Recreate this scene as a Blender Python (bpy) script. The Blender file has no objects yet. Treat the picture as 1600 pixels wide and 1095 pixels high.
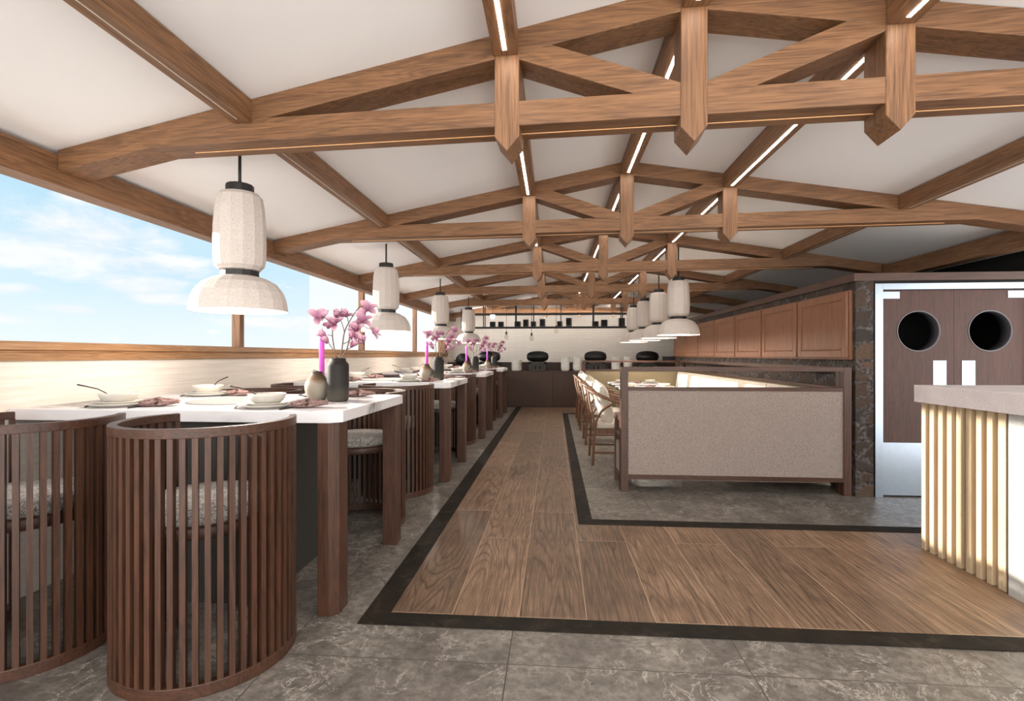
import bpy, bmesh, math, random
from mathutils import Vector, Matrix

S = bpy.context.scene
C = S.collection
PI = math.pi
R = math.radians
random.seed(7)

# ------------------------------------------------------------------ camera
cam_d = bpy.data.cameras.new('camera')
cam = bpy.data.objects.new('camera', cam_d)
C.objects.link(cam)
cam.location = (0, 0, 1.3)
cam.rotation_euler = (R(90), 0, R(4.6))
cam_d.sensor_width = 36
cam_d.lens = 18.45
cam_d.shift_y = 0.0047
cam_d.clip_start = 0.02
S.camera = cam

S.view_settings.view_transform = 'Standard'
S.view_settings.look = 'None'
S.view_settings.gamma = 1
S.view_settings.use_curve_mapping = False
S.view_settings.exposure = 1.27


# ------------------------------------------------------------------ node helper
class NT:
    def __init__(self, tree):
        self.t = tree
        self.n = tree.nodes
        self.l = tree.links

    def new(self, typ, **kw):
        n = self.n.new(typ)
        for k, v in kw.items():
            setattr(n, k, v)
        return n

    def put(self, sock, v):
        if isinstance(v, bpy.types.NodeSocket):
            self.l.new(v, sock)
        elif v is not None:
            sock.default_value = v

    def math(self, op, a, b=None, c=None, clamp=False):
        n = self.new('ShaderNodeMath', operation=op, use_clamp=clamp)
        for i, v in enumerate((a, b, c)):
            self.put(n.inputs[i], v)
        return n.outputs[0]

    def ramp(self, fac, stops, interp='LINEAR'):
        n = self.new('ShaderNodeValToRGB')
        e = n.color_ramp.elements
        n.color_ramp.interpolation = interp
        while len(e) < len(stops):
            e.new(0.5)
        for el, (p, c) in zip(e, stops):
            el.position = p
            el.color = (*c, 1) if len(c) == 3 else c
        self.put(n.inputs[0], fac)
        return n.outputs[0]

    def mix(self, fac, a, b, mode='MIX'):
        n = self.new('ShaderNodeMix', data_type='RGBA', blend_type=mode)
        self.put(n.inputs[0], fac)
        for s, v in ((n.inputs[6], a), (n.inputs[7], b)):
            if isinstance(v, tuple) and len(v) == 3:
                v = (*v, 1)
            self.put(s, v)
        return n.outputs[2]

    def coord(self, kind='Object', scale=(1, 1, 1), rot=(0, 0, 0), loc=(0, 0, 0)):
        tc = self.new('ShaderNodeTexCoord')
        m = self.new('ShaderNodeMapping')
        self.l.new(tc.outputs[kind], m.inputs[0])
        m.inputs['Scale'].default_value = scale
        m.inputs['Rotation'].default_value = rot
        m.inputs['Location'].default_value = loc
        return m.outputs[0]

    def noise(self, vec, scale, detail=4, rough=0.5, dist=0.0, out=0):
        n = self.new('ShaderNodeTexNoise')
        self.put(n.inputs['Vector'], vec)
        n.inputs['Scale'].default_value = scale
        n.inputs['Detail'].default_value = detail
        n.inputs['Roughness'].default_value = rough
        n.inputs['Distortion'].default_value = dist
        return n.outputs[out]

    def bump(self, h, strength=0.2, dist=0.01, normal=None):
        n = self.new('ShaderNodeBump')
        n.inputs['Strength'].default_value = strength
        n.inputs['Distance'].default_value = dist
        self.put(n.inputs['Height'], h)
        if normal is not None:
            self.put(n.inputs['Normal'], normal)
        return n.outputs[0]


# ------------------------------------------------------------------ world: pale summer sky, clouds to the left, plain pale sky straight ahead, added fill behind
W = bpy.data.worlds.new('sky')
S.world = W
W.use_nodes = True
W.node_tree.nodes.clear()
w = NT(W.node_tree)
geo = w.new('ShaderNodeTexCoord')
sep = w.new('ShaderNodeSeparateXYZ')
w.l.new(geo.outputs['Generated'], sep.inputs[0])
X_, Y_, Z_ = sep.outputs
lon = w.math('ARCTAN2', Y_, w.math('MULTIPLY', X_, -1))
lat = w.math('ARCSINE', Z_)
base = w.ramp(w.math('MULTIPLY', lat, 1.6), [(0.0, (0.90, 0.955, 1.0)), (0.07, (0.82, 0.94, 0.995)), (0.22, (0.60, 0.83, 0.965)),
                                            (0.42, (0.50, 0.76, 0.94)), (1.0, (0.40, 0.66, 0.90))])
comb = w.new('ShaderNodeCombineXYZ')
w.put(comb.inputs[0], w.math('MULTIPLY', lon, 1.0))
w.put(comb.inputs[1], w.math('MULTIPLY', lat, 2.2))
nz = w.noise(comb.outputs[0], 9, 9, 0.62, 0.3)
nz2 = w.noise(comb.outputs[0], 26, 6, 0.6, 0.2)
wob = w.math('ADD', w.math('MULTIPLY', w.math('SUBTRACT', nz, 0.5), 4.4), w.math('MULTIPLY', w.math('SUBTRACT', nz2, 0.5), 2.2))
cl = None
for (a, b, ra, rb) in [(0.805, 0.168, 0.10, 0.050), (0.735, 0.140, 0.09, 0.018), (0.885, 0.142, 0.085, 0.018), (0.870, 0.112, 0.06, 0.016),
                       (0.905, 0.090, 0.05, 0.010), (0.730, 0.092, 0.05, 0.008), (0.79, 0.068, 0.04, 0.007), (1.10, 0.055, 0.12, 0.012),
                       (0.84, 0.235, 0.07, 0.02), (0.70, 0.05, 0.06, 0.006), (1.28, 0.12, 0.10, 0.02), (0.55, 0.30, 0.1, 0.04)]:
    dx = w.math('DIVIDE', w.math('SUBTRACT', lon, a), ra)
    dy = w.math('DIVIDE', w.math('SUBTRACT', lat, b), rb)
    q = w.math('SUBTRACT', 1.0, w.math('ADD', w.math('MULTIPLY', dx, dx), w.math('MULTIPLY', dy, dy)))
    q = w.math('MAXIMUM', q, -2.0)
    cl = q if cl is None else w.math('MAXIMUM', cl, q)
cl = w.math('MULTIPLY_ADD', w.math('ADD', cl, wob), 0.70, 0.25, clamp=True)
wisps = w.math('MULTIPLY_ADD', w.noise(comb.outputs[0], 5, 8, 0.65, 1.2), 1.6, -0.62, clamp=True)
col = w.mix(w.math('MULTIPLY', wisps, 0.55), base, (0.93, 0.96, 1.0))
ccol = w.mix(w.math('MULTIPLY_ADD', nz, 2.2, -0.75, clamp=True), (0.88, 0.90, 0.95), (1.06, 1.05, 1.06))
col = w.mix(w.math('MULTIPLY', cl, 0.92), col, ccol)
# plain pale sky ahead; its hard left edge imitates a backdrop's end
edge = w.math('GREATER_THAN', w.math('MULTIPLY_ADD', Y_, 0.4815, X_), 0.0)
edge = w.math('MULTIPLY', edge, w.math('GREATER_THAN', Y_, 0.0))
pale = w.ramp(w.math('MULTIPLY', lat, 1.6), [(0.0, (1.0, 1.0, 1.0)), (0.15, (0.93, 0.97, 1.0)), (0.5, (0.80, 0.91, 1.0))])
col = w.mix(edge, col, pale)
below = w.math('LESS_THAN', Z_, 0.0)
col = w.mix(below, col, (1.0, 0.97, 0.93))
# added fill: sky behind the viewer brightened to light the room from the front
rear_fill = w.math('MULTIPLY_ADD', Y_, -1.6, -0.15, clamp=True)
col = w.mix(w.math('MULTIPLY', rear_fill, 1.2, clamp=True), col, (1.0, 0.965, 0.92))
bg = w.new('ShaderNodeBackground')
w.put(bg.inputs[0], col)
w.put(bg.inputs[1], w.math('MULTIPLY_ADD', rear_fill, 1.45, 0.44))
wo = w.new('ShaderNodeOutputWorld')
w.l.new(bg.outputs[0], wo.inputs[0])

# ------------------------------------------------------------------ sun, low, through the window wall on the left
SUN_EL = R(13.5)
sd = bpy.data.lights.new('sun', 'SUN')
sd.energy = 5.0
sd.angle = R(0.7)
sd.color = (1.0, 0.95, 0.87)
sun = bpy.data.objects.new('sun', sd)
C.objects.link(sun)
_to = Vector((-0.97 * math.cos(SUN_EL), 0.24 * math.cos(SUN_EL), math.sin(SUN_EL)))
sun.rotation_euler = _to.to_track_quat('Z', 'Y').to_euler()
sun.location = (-6, 4, 5)


# ------------------------------------------------------------------ materials
def mat(name):
    m = bpy.data.materials.new(name)
    m.use_nodes = True
    m.node_tree.nodes.clear()
    k = NT(m.node_tree)
    out = k.new('ShaderNodeOutputMaterial')
    p = k.new('ShaderNodeBsdfPrincipled')
    k.l.new(p.outputs[0], out.inputs[0])
    return m, k, p, out


def srgb(r, g, b):
    f = lambda c: (c / 255 / 12.92) if c / 255 <= 0.04045 else ((c / 255 + 0.055) / 1.055) ** 2.4
    return (f(r), f(g), f(b))


def plain(name, col, rough=0.6, metal=0.0, var=0.06, scale=20, bump=0.0, bscale=80, spec=0.5):
    m, k, p, o = mat(name)
    v = k.coord()
    n = k.noise(v, scale, 4)
    c2 = tuple(max(0, c * (1 - var * 2)) for c in col)
    c3 = tuple(min(1, c * (1 + var)) for c in col)
    k.put(p.inputs['Base Color'], k.ramp(n, [(0.3, c2), (0.7, c3)]))
    p.inputs['Roughness'].default_value = rough
    p.inputs['Metallic'].default_value = metal
    p.inputs['Specular IOR Level'].default_value = spec
    if bump:
        k.put(p.inputs['Normal'], k.bump(k.noise(v, bscale, 3), bump, 0.004))
    return m


def wood(name, dark, light, axis='x', rough=0.5, ring=1.0, knots=True, rnd=True):
    m, k, p, o = mat(name)
    st = {'x': (0.7, 9, 9), 'y': (9, 0.7, 9), 'z': (9, 9, 0.7)}[axis]
    fn = {'x': (4, 150, 150), 'y': (150, 4, 150), 'z': (150, 150, 4)}[axis]
    v = k.coord(scale=st)
    f = k.coord(scale=fn)
    if rnd:
        oi = k.new('ShaderNodeObjectInfo')
        ad = k.new('ShaderNodeVectorMath', operation='ADD')
        sc = k.new('ShaderNodeVectorMath', operation='SCALE')
        cx = k.new('ShaderNodeCombineXYZ')
        for i in range(3):
            k.put(cx.inputs[i], oi.outputs['Random'])
        k.l.new(cx.outputs[0], sc.inputs[0])
        sc.inputs['Scale'].default_value = 37
        k.l.new(v, ad.inputs[0])
        k.l.new(sc.outputs[0], ad.inputs[1])
        v = ad.outputs[0]
    n1 = k.noise(v, 1.1, 5, 0.55, 0.6)
    rings = k.math('FRACT', k.math('MULTIPLY', n1, 11 * ring))
    rings = k.math('ABSOLUTE', k.math('MULTIPLY_ADD', rings, 2, -1))
    n2 = k.noise(f, 1.0, 3, 0.6)
    fac = k.math('ADD', k.math('MULTIPLY', rings, 0.20), k.math('MULTIPLY', k.math('MULTIPLY_ADD', n2, 1.5, -0.25), 0.55))
    fac = k.math('ADD', fac, k.math('MULTIPLY', n1, 0.35))
    mid = tuple((a + b) / 2 for a, b in zip(dark, light))
    k.put(p.inputs['Base Color'], k.ramp(fac, [(0.25, dark), (0.55, mid), (0.85, light)]))
    p.inputs['Roughness'].default_value = rough
    k.put(p.inputs['Normal'], k.bump(n2, 0.10, 0.002))
    return m


BEAM_D, BEAM_L = srgb(78, 52, 33), srgb(156, 112, 76)
M_beam_x = wood('beam_oak_x', BEAM_D, BEAM_L, 'x', 0.55)
M_beam_y = wood('beam_oak_y', BEAM_D, BEAM_L, 'y', 0.55)
M_beam_z = wood('beam_oak_z', BEAM_D, BEAM_L, 'z', 0.55)
WAL_D, WAL_L = srgb(41, 25, 17), srgb(90, 56, 39)
M_wal_x = wood('walnut_x', WAL_D, WAL_L, 'x', 0.45)
M_wal_y = wood('walnut_y', WAL_D, WAL_L, 'y', 0.45)
M_wal_z = wood('walnut_z', WAL_D, WAL_L, 'z', 0.45)
M_cab = wood('cabinet_teak', srgb(104, 66, 44), srgb(154, 106, 76), 'z', 0.5)
M_counter = wood('smoked_walnut', srgb(46, 29, 20), srgb(78, 51, 36), 'z', 0.5, 2)
M_doorwood = wood('door_walnut', srgb(54, 33, 27), srgb(90, 58, 49), 'z', 0.6, 1.6)
M_sill = wood('sill_oak', srgb(126, 88, 56), srgb(188, 144, 102), 'y', 0.5)
M_chairw = wood('bentwood', srgb(74, 47, 31), srgb(130, 90, 62), 'z', 0.4)
M_slat = wood('ash_slat', srgb(172, 150, 120), srgb(202, 180, 148), 'z', 0.55, 0.6)
M_slatback = wood('slat_backing', srgb(96, 62, 36), srgb(132, 90, 56), 'z', 0.6)

M_ceil = plain('ceiling_paint', srgb(251, 250, 250), 0.9, var=0.005, scale=3)
M_dark = plain('unlit_black', (0.008, 0.008, 0.008), 0.9)  # near-black colour stands in for the unlit kitchen, roof void and dark openings
M_black = plain('black_metal', srgb(32, 29, 28), 0.5, var=0.1)
M_grill = plain('grill_enamel', srgb(20, 20, 21), 0.42, var=0.1, spec=0.4)
M_pedestal = plain('charcoal_panel', srgb(58, 56, 53), 0.55, var=0.03)
M_steel = plain('brushed_steel', srgb(150, 161, 174), 0.28, metal=1.0, var=0.02)
M_porth = plain('porthole_steel', srgb(104, 103, 110), 0.4, metal=0.25, var=0.05)
M_ware = plain('stoneware', srgb(206, 201, 192), 0.45, var=0.03, scale=30)
M_plateM = plain('grey_stoneware', srgb(150, 146, 142), 0.5, var=0.03, scale=30)
M_bowlw = plain('white_glaze', srgb(240, 237, 232), 0.4, var=0.03)
M_cutlery = plain('dark_cutlery', srgb(70, 58, 50), 0.35, metal=0.6)
M_candle = plain('magenta_wax', srgb(222, 92, 205), 0.5, var=0.03)
M_wick = plain('wick', srgb(60, 50, 45), 0.9)
M_twig = plain('twig_bark', srgb(112, 92, 74), 0.85, var=0.2, scale=60)
M_cushion = plain('cream_canvas', srgb(208, 199, 185), 0.9, var=0.03, bump=0.3, bscale=300)
M_cont = plain('black_glaze', srgb(26, 20, 17), 0.25, var=0.3, scale=12)
M_steelpan = plain('tinned_metal', srgb(150, 152, 158), 0.4, metal=0.7)


def fabric(name, a, b, scale=260, rough=0.95, bump=0.5):
    m, k, p, o = mat(name)
    v = k.coord()
    n = k.noise(v, scale, 2, 0.7)
    n2 = k.noise(v, scale * 0.25, 2, 0.6)
    f = k.math('ADD', k.math('MULTIPLY', n, 0.65), k.math('MULTIPLY', n2, 0.35))
    k.put(p.inputs['Base Color'], k.ramp(f, [(0.38, a), (0.62, b)]))
    p.inputs['Roughness'].default_value = rough
    k.put(p.inputs['Normal'], k.bump(n, bump, 0.004))
    return m


M_boucle = fabric('grey_boucle', srgb(84, 82, 82), srgb(214, 208, 200), 190)
def weave(name, a, b, per):
    m, k, p, o = mat(name)
    tc = k.new('ShaderNodeTexCoord')
    sp = k.new('ShaderNodeSeparateXYZ')
    k.l.new(tc.outputs['Object'], sp.inputs[0])
    f = 2 * PI / per
    h = k.math('ADD', sp.outputs[0], sp.outputs[1])
    wx = k.math('SINE', k.math('MULTIPLY', h, f))
    wz = k.math('SINE', k.math('MULTIPLY', sp.outputs[2], f))
    n = k.noise(tc.outputs['Object'], 95, 3, 0.7)
    g = k.math('ADD', k.math('MULTIPLY', k.math('MULTIPLY', wx, wz), 0.22), n)
    k.put(p.inputs['Base Color'], k.ramp(g, [(0.28, a), (0.74, b)]))
    p.inputs['Roughness'].default_value = 0.95
    k.put(p.inputs['Normal'], k.bump(g, 0.4, 0.004))
    return m


M_panel = weave('taupe_weave', srgb(108, 96, 90), srgb(178, 163, 155), 0.016)
M_panelw = weave('straw_weave', srgb(118, 106, 82), srgb(172, 157, 126), 0.016)
M_napkin = fabric('mauve_linen', srgb(116, 88, 84), srgb(164, 136, 130), 60, bump=0.3)
M_napkin_s = fabric('napkin_band', srgb(60, 44, 42), srgb(84, 62, 58), 60, bump=0.1)


def lamp_fabric():
    m, k, p, o = mat('lamp_linen')
    v = k.coord(scale=(60, 60, 260))
    n = k.noise(v, 1.4, 3, 0.6)
    k.put(p.inputs['Base Color'], k.ramp(n, [(0.3, srgb(186, 176, 169)), (0.7, srgb(222, 213, 206))]))
    p.inputs['Roughness'].default_value = 0.9
    k.put(p.inputs['Normal'], k.bump(n, 0.25, 0.003))
    return m


M_linen = lamp_fabric()


def emis(name, col, s):
    m, k, p, o = mat(name)
    p.inputs['Base Color'].default_value = (*col, 1)
    p.inputs['Emission Color'].default_value = (*col, 1)
    p.inputs['Emission Strength'].default_value = s
    return m


M_led = emis('led_strip', (1.0, 0.93, 0.84), 18.0)
M_led_dim = emis('led_groove', (1.0, 0.55, 0.26), 0.07)
M_ledoff = plain('unlit_diffuser', srgb(212, 200, 186), 0.5)
M_bulb = emis('lit_bulb', (1.0, 0.9, 0.75), 8.0)


def marble():
    m, k, p, o = mat('white_marble')
    v = k.coord()
    n = k.noise(v, 2.3, 7, 0.62, 1.3)
    vein = k.math('ABSOLUTE', k.math('SUBTRACT', n, 0.5))
    vein = k.ramp(vein, [(0.0, (1, 1, 1)), (0.035, (0.6, 0.6, 0.6)), (0.12, (0, 0, 0))])
    n2 = k.noise(v, 1.3, 2, 0.5)
    msk = k.ramp(n2, [(0.44, (0, 0, 0)), (0.52, (1, 1, 1))])
    f = k.math('MULTIPLY', vein, msk)
    c = k.mix(f, srgb(222, 219, 221), srgb(84, 76, 76))
    cloud = k.noise(v, 3.0, 4)
    c = k.mix(k.math('MULTIPLY_ADD', cloud, 0.5, -0.16, clamp=True), c, srgb(216, 213, 218))
    k.put(p.inputs['Base Color'], c)
    p.inputs['Roughness'].default_value = 0.28
    return m


M_marble = marble()


def tile_floor():
    m, k, p, o = mat('grey_stone_tile')
    v = k.coord(loc=(0.195, -0.2, 0))
    br = k.new('ShaderNodeTexBrick')
    br.offset = 0.0
    br.inputs['Color1'].default_value = (0, 0, 0, 1)
    br.inputs['Color2'].default_value = (1, 1, 1, 1)
    br.inputs['Mortar'].default_value = (0.5, 0.5, 0.5, 1)
    br.inputs['Scale'].default_value = 1
    br.inputs['Mortar Size'].default_value = 0.0022
    br.inputs['Brick Width'].default_value = 1.0
    br.inputs['Row Height'].default_value = 1.0
    k.put(br.inputs['Vector'], v)
    sp = k.new('ShaderNodeVectorMath', operation='MULTIPLY_ADD')
    k.put(sp.inputs[0], br.outputs['Color'])
    sp.inputs[1].default_value = (13, 7, 3)
    k.put(sp.inputs[2], v)
    vv = sp.outputs[0]
    big = k.noise(vv, 3.4, 9, 0.68, 0.5)
    fine = k.noise(vv, 26, 6, 0.7)
    c = k.ramp(big, [(0.28, srgb(84, 79, 74)), (0.48, srgb(124, 118, 111)), (0.70, srgb(158, 151, 142))])
    c = k.mix(k.math('MULTIPLY_ADD', fine, 3.6, -1.3, clamp=True), c, k.mix(0.7, c, srgb(72, 65, 59)))
    n = k.noise(vv, 3.2, 8, 0.68, 1.4)
    vein = k.ramp(k.math('ABSOLUTE', k.math('SUBTRACT', n, 0.5)), [(0.0, (1, 1, 1)), (0.004, (0.6, 0.6, 0.6)), (0.011, (0, 0, 0))])
    msk = k.ramp(k.noise(vv, 5, 3), [(0.40, (0, 0, 0)), (0.58, (1, 1, 1))])
    c = k.mix(k.math('MULTIPLY', k.math('MULTIPLY', vein, msk), 0.85), c, srgb(206, 198, 188))
    c = k.mix(br.outputs['Fac'], c, srgb(58, 54, 51))
    k.put(p.inputs['Base Color'], c)
    k.put(p.inputs['Roughness'], k.math('MULTIPLY_ADD', fine, 0.3, 0.28))
    k.put(p.inputs['Normal'], k.bump(fine, 0.12, 0.004))
    return m


def plank_floor():
    m, k, p, o = mat('oak_planks')
    v = k.coord(rot=(0, 0, R(90)), loc=(0.2, 0.845, 0))
    br = k.new('ShaderNodeTexBrick')
    br.offset = 0.37
    br.offset_frequency = 2
    br.inputs['Color1'].default_value = (0, 0, 0, 1)
    br.inputs['Color2'].default_value = (1, 1, 1, 1)
    br.inputs['Mortar'].default_value = (0.5, 0.5, 0.5, 1)
    br.inputs['Scale'].default_value = 1
    br.inputs['Mortar Size'].default_value = 0.0018
    br.inputs['Mortar Smooth'].default_value = 0.0
    br.inputs['Brick Width'].default_value = 1.75
    br.inputs['Row Height'].default_value = 0.335
    k.put(br.inputs['Vector'], v)
    sp = k.new('ShaderNodeVectorMath', operation='MULTIPLY_ADD')
    k.put(sp.inputs[0], br.outputs['Color'])
    sp.inputs[1].default_value = (17, 11, 5)
    k.put(sp.inputs[2], v)
    st = k.new('ShaderNodeVectorMath', operation='MULTIPLY')
    k.put(st.inputs[0], sp.outputs[0])
    st.inputs[1].default_value = (0.30, 4.2, 1)
    n1 = k.noise(st.outputs[0], 1.0, 2, 0.45, 0.35)
    rings = k.math('FRACT', k.math('MULTIPLY', n1, 20))
    rings = k.math('ABSOLUTE', k.math('MULTIPLY_ADD', rings, 2, -1))
    line = k.math('POWER', rings, 4.0)
    sf = k.new('ShaderNodeVectorMath', operation='MULTIPLY')
    k.put(sf.inputs[0], sp.outputs[0])
    sf.inputs[1].default_value = (5, 150, 1)
    fine = k.noise(sf.outputs[0], 1.0, 4, 0.65)
    blot = k.noise(sp.outputs[0], 3.5, 5, 0.65)
    fac = k.math('ADD', k.math('MULTIPLY', k.math('MULTIPLY_ADD', fine, 1.9, -0.45), 0.6), k.math('MULTIPLY', blot, 0.5))
    c = k.ramp(fac, [(0.25, srgb(76, 60, 48)), (0.52, srgb(122, 98, 78)), (0.78, srgb(162, 134, 110))])
    c = k.mix(k.math('MULTIPLY', line, k.math('MULTIPLY_ADD', blot, 1.1, 0.05)), c, srgb(52, 39, 31))
    tone = k.mix(br.outputs['Color'], (0.74, 0.73, 0.73), (1.20, 1.17, 1.14))
    c = k.mix(1.0, c, tone, 'MULTIPLY')
    c = k.mix(br.outputs['Fac'], c, srgb(186, 160, 132))
    k.put(p.inputs['Base Color'], c)
    k.put(p.inputs['Roughness'], k.math('MULTIPLY_ADD', fine, 0.3, 0.3))
    k.put(p.inputs['Normal'], k.bump(k.math('SUBTRACT', fine, line), 0.15, 0.003))
    return m


def border_stone():
    m, k, p, o = mat('dark_border_stone')
    v = k.coord()
    n = k.noise(v, 9, 7, 0.65, 0.4)
    n2 = k.noise(v, 2.4, 3)
    c = k.ramp(n, [(0.3, srgb(18, 15, 12)), (0.55, srgb(34, 29, 23)), (0.75, srgb(66, 58, 47))])
    c = k.mix(k.math('MULTIPLY_ADD', n2, 2.4, -1.15, clamp=True), c, srgb(52, 39, 22))
    sp = k.new('ShaderNodeSeparateXYZ')
    k.put(sp.inputs[0], v)
    j = k.math('FRACT', k.math('MULTIPLY', k.math('ADD', sp.outputs[0], sp.outputs[1]), 3.1))
    j = k.math('LESS_THAN', j, 0.03)
    c = k.mix(j, c, srgb(20, 17, 15))
    k.put(p.inputs['Base Color'], c)
    p.inputs['Roughness'].default_value = 0.75
    p.inputs['Specular IOR Level'].default_value = 0.25
    k.put(p.inputs['Normal'], k.bump(n, 0.4, 0.006))
    return m


def rubble(name):
    m, k, p, o = mat(name)
    v = k.coord()
    wv = k.new('ShaderNodeVectorMath', operation='MULTIPLY_ADD')
    k.put(wv.inputs[0], k.noise(v, 5, 4, out=1))
    wv.inputs[1].default_value = (0.17, 0.17, 0.17)
    k.put(wv.inputs[2], v)
    sc = k.new('ShaderNodeVectorMath', operation='MULTIPLY')
    k.put(sc.inputs[0], wv.outputs[0])
    sc.inputs[1].default_value = (4.0, 4.0, 6.6)
    vo = k.new('ShaderNodeTexVoronoi', feature='DISTANCE_TO_EDGE')
    k.put(vo.inputs['Vector'], sc.outputs[0])
    vo.inputs['Scale'].default_value = 1
    vc = k.new('ShaderNodeTexVoronoi')
    k.put(vc.inputs['Vector'], sc.outputs[0])
    vc.inputs['Scale'].default_value = 1
    hs = k.new('ShaderNodeSeparateColor')
    k.put(hs.inputs[0], vc.outputs['Color'])
    stone = k.ramp(hs.outputs[0], [(0.0, srgb(50, 38, 31)), (0.35, srgb(88, 67, 51)), (0.65, srgb(60, 52, 48)), (1.0, srgb(116, 90, 67))])
    gr = k.noise(v, 34, 6, 0.7)
    stone = k.mix(k.math('MULTIPLY_ADD', gr, 1.8, -0.5, clamp=True), k.mix(0.6, stone, (0.008, 0.007, 0.006)), stone)
    mort = k.ramp(gr, [(0.42, srgb(34, 30, 29)), (0.62, srgb(112, 104, 102))])
    e = k.ramp(vo.outputs['Distance'], [(0.01, (0, 0, 0)), (0.14, (1, 1, 1))])
    c = k.mix(e, mort, stone)
    k.put(p.inputs['Base Color'], c)
    p.inputs['Roughness'].default_value = 0.8
    h = k.math('ADD', k.math('MULTIPLY', e, 0.7), k.math('MULTIPLY', gr, 0.6))
    k.put(p.inputs['Normal'], k.bump(h, 0.9, 0.02))
    return m


def white_brick(name, axis):
    m, k, p, o = mat(name)
    rot = {'back': (R(90), 0, 0), 'side': (R(90), 0, R(90))}[axis]
    tc = k.new('ShaderNodeTexCoord')
    sp = k.new('ShaderNodeSeparateXYZ')
    k.l.new(tc.outputs['Object'], sp.inputs[0])
    cx = k.new('ShaderNodeCombineXYZ')
    k.put(cx.inputs[0], sp.outputs[0 if axis == 'back' else 1])
    k.put(cx.inputs[1], sp.outputs[2])
    br = k.new('ShaderNodeTexBrick')
    br.inputs['Scale'].default_value = 1
    br.inputs['Mortar Size'].default_value = 0.006
    br.inputs['Brick Width'].default_value = 0.42
    br.inputs['Row Height'].default_value = 0.055
    br.inputs['Color1'].default_value = (*srgb(236, 230, 222), 1)
    br.inputs['Color2'].default_value = (*srgb(230, 223, 215), 1)
    br.inputs['Mortar'].default_value = (*srgb(220, 213, 205), 1)
    k.put(br.inputs['Vector'], cx.outputs[0])
    k.put(p.inputs['Base Color'], br.outputs['Color'])
    p.inputs['Roughness'].default_value = 0.75
    k.put(p.inputs['Normal'], k.bump(br.outputs['Fac'], -0.2, 0.004))
    return m


def grasscloth():
    m, k, p, o = mat('cream_grasscloth')
    v = k.coord(scale=(1.5, 1.5, 60))
    n = k.noise(v, 1.2, 4, 0.6, 0.3)
    k.put(p.inputs['Base Color'], k.ramp(n, [(0.25, srgb(216, 206, 194)), (0.7, srgb(240, 233, 224))]))
    p.inputs['Roughness'].default_value = 0.8
    k.put(p.inputs['Normal'], k.bump(n, 0.1, 0.003))
    return m


def speckled(name, a, b, c_, scale=90):
    m, k, p, o = mat(name)
    v = k.coord()
    n = k.noise(v, 4, 6, 0.6)
    s = k.noise(v, scale, 3, 0.7)
    c = k.ramp(n, [(0.3, a), (0.7, b)])
    c = k.mix(k.ramp(s, [(0.58, (0, 0, 0)), (0.70, (1, 1, 1))]), c, c_)
    pit = k.ramp(k.noise(v, scale * 0.6, 2, 0.8), [(0.28, (1, 1, 1)), (0.36, (0, 0, 0))])
    c = k.mix(k.math('MULTIPLY', pit, 0.5), c, tuple(x * 0.35 for x in a))
    k.put(p.inputs['Base Color'], c)
    p.inputs['Roughness'].default_value = 0.7
    k.put(p.inputs['Normal'], k.bump(s, 0.3, 0.004))
    return m


def glaze_vase(name, top, mid, bot, z0, z1, z2):
    m, k, p, o = mat(name)
    tc = k.new('ShaderNodeTexCoord')
    sp = k.new('ShaderNodeSeparateXYZ')
    k.l.new(tc.outputs['Object'], sp.inputs[0])
    n = k.noise(tc.outputs['Object'], 22, 5, 0.6)
    z = k.math('ADD', sp.outputs[2], k.math('MULTIPLY', k.math('SUBTRACT', n, 0.5), 0.05))
    f = k.math('DIVIDE', z, z2)
    k.put(p.inputs['Base Color'], k.ramp(f, [(0.0, bot), (z0 / z2, bot), (z1 / z2, mid), (1.0, top)]))
    p.inputs['Roughness'].default_value = 0.6
    p.inputs['Specular IOR Level'].default_value = 0.3
    k.put(p.inputs['Normal'], k.bump(k.noise(tc.outputs['Object'], 90, 3), 0.15, 0.003))
    return m


def petal_mat():
    m, k, p, o = mat('magnolia_petal')
    tc = k.new('ShaderNodeTexCoord')
    sp = k.new('ShaderNodeSeparateXYZ')
    k.l.new(tc.outputs['Object'], sp.inputs[0])
    at = k.new('ShaderNodeAttribute')
    at.attribute_name = 'along'
    n = k.noise(tc.outputs['Object'], 60, 3)
    f = k.math('ADD', at.outputs['Fac'], k.math('MULTIPLY', k.math('SUBTRACT', n, 0.5), 0.3))
    k.put(p.inputs['Base Color'], k.ramp(f, [(0.0, srgb(134, 76, 104)), (0.35, srgb(182, 122, 152)), (0.95, srgb(232, 190, 206))]))
    p.inputs['Roughness'].default_value = 0.6
    p.inputs['Subsurface Weight'].default_value = 0.15
    p.inputs['Subsurface Radius'].default_value = (0.02, 0.01, 0.01)
    return m


def glass(name, tint=(1, 1, 1), refl=0.05):
    m, k, p, o = mat(name)
    k.n.remove(p)
    tr = k.new('ShaderNodeBsdfTransparent')
    tr.inputs[0].default_value = (*tint, 1)
    gl = k.new('ShaderNodeBsdfGlossy')
    gl.inputs['Roughness'].default_value = 0.02
    fr = k.new('ShaderNodeLayerWeight')
    fr.inputs[0].default_value = 0.25
    mx = k.new('ShaderNodeMixShader')
    k.put(mx.inputs[0], k.math('MULTIPLY_ADD', fr.outputs['Fresnel'], refl, refl * 0.2, clamp=True))
    k.l.new(tr.outputs[0], mx.inputs[1])
    k.l.new(gl.outputs[0], mx.inputs[2])
    k.l.new(mx.outputs[0], o.inputs[0])
    return m


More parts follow.
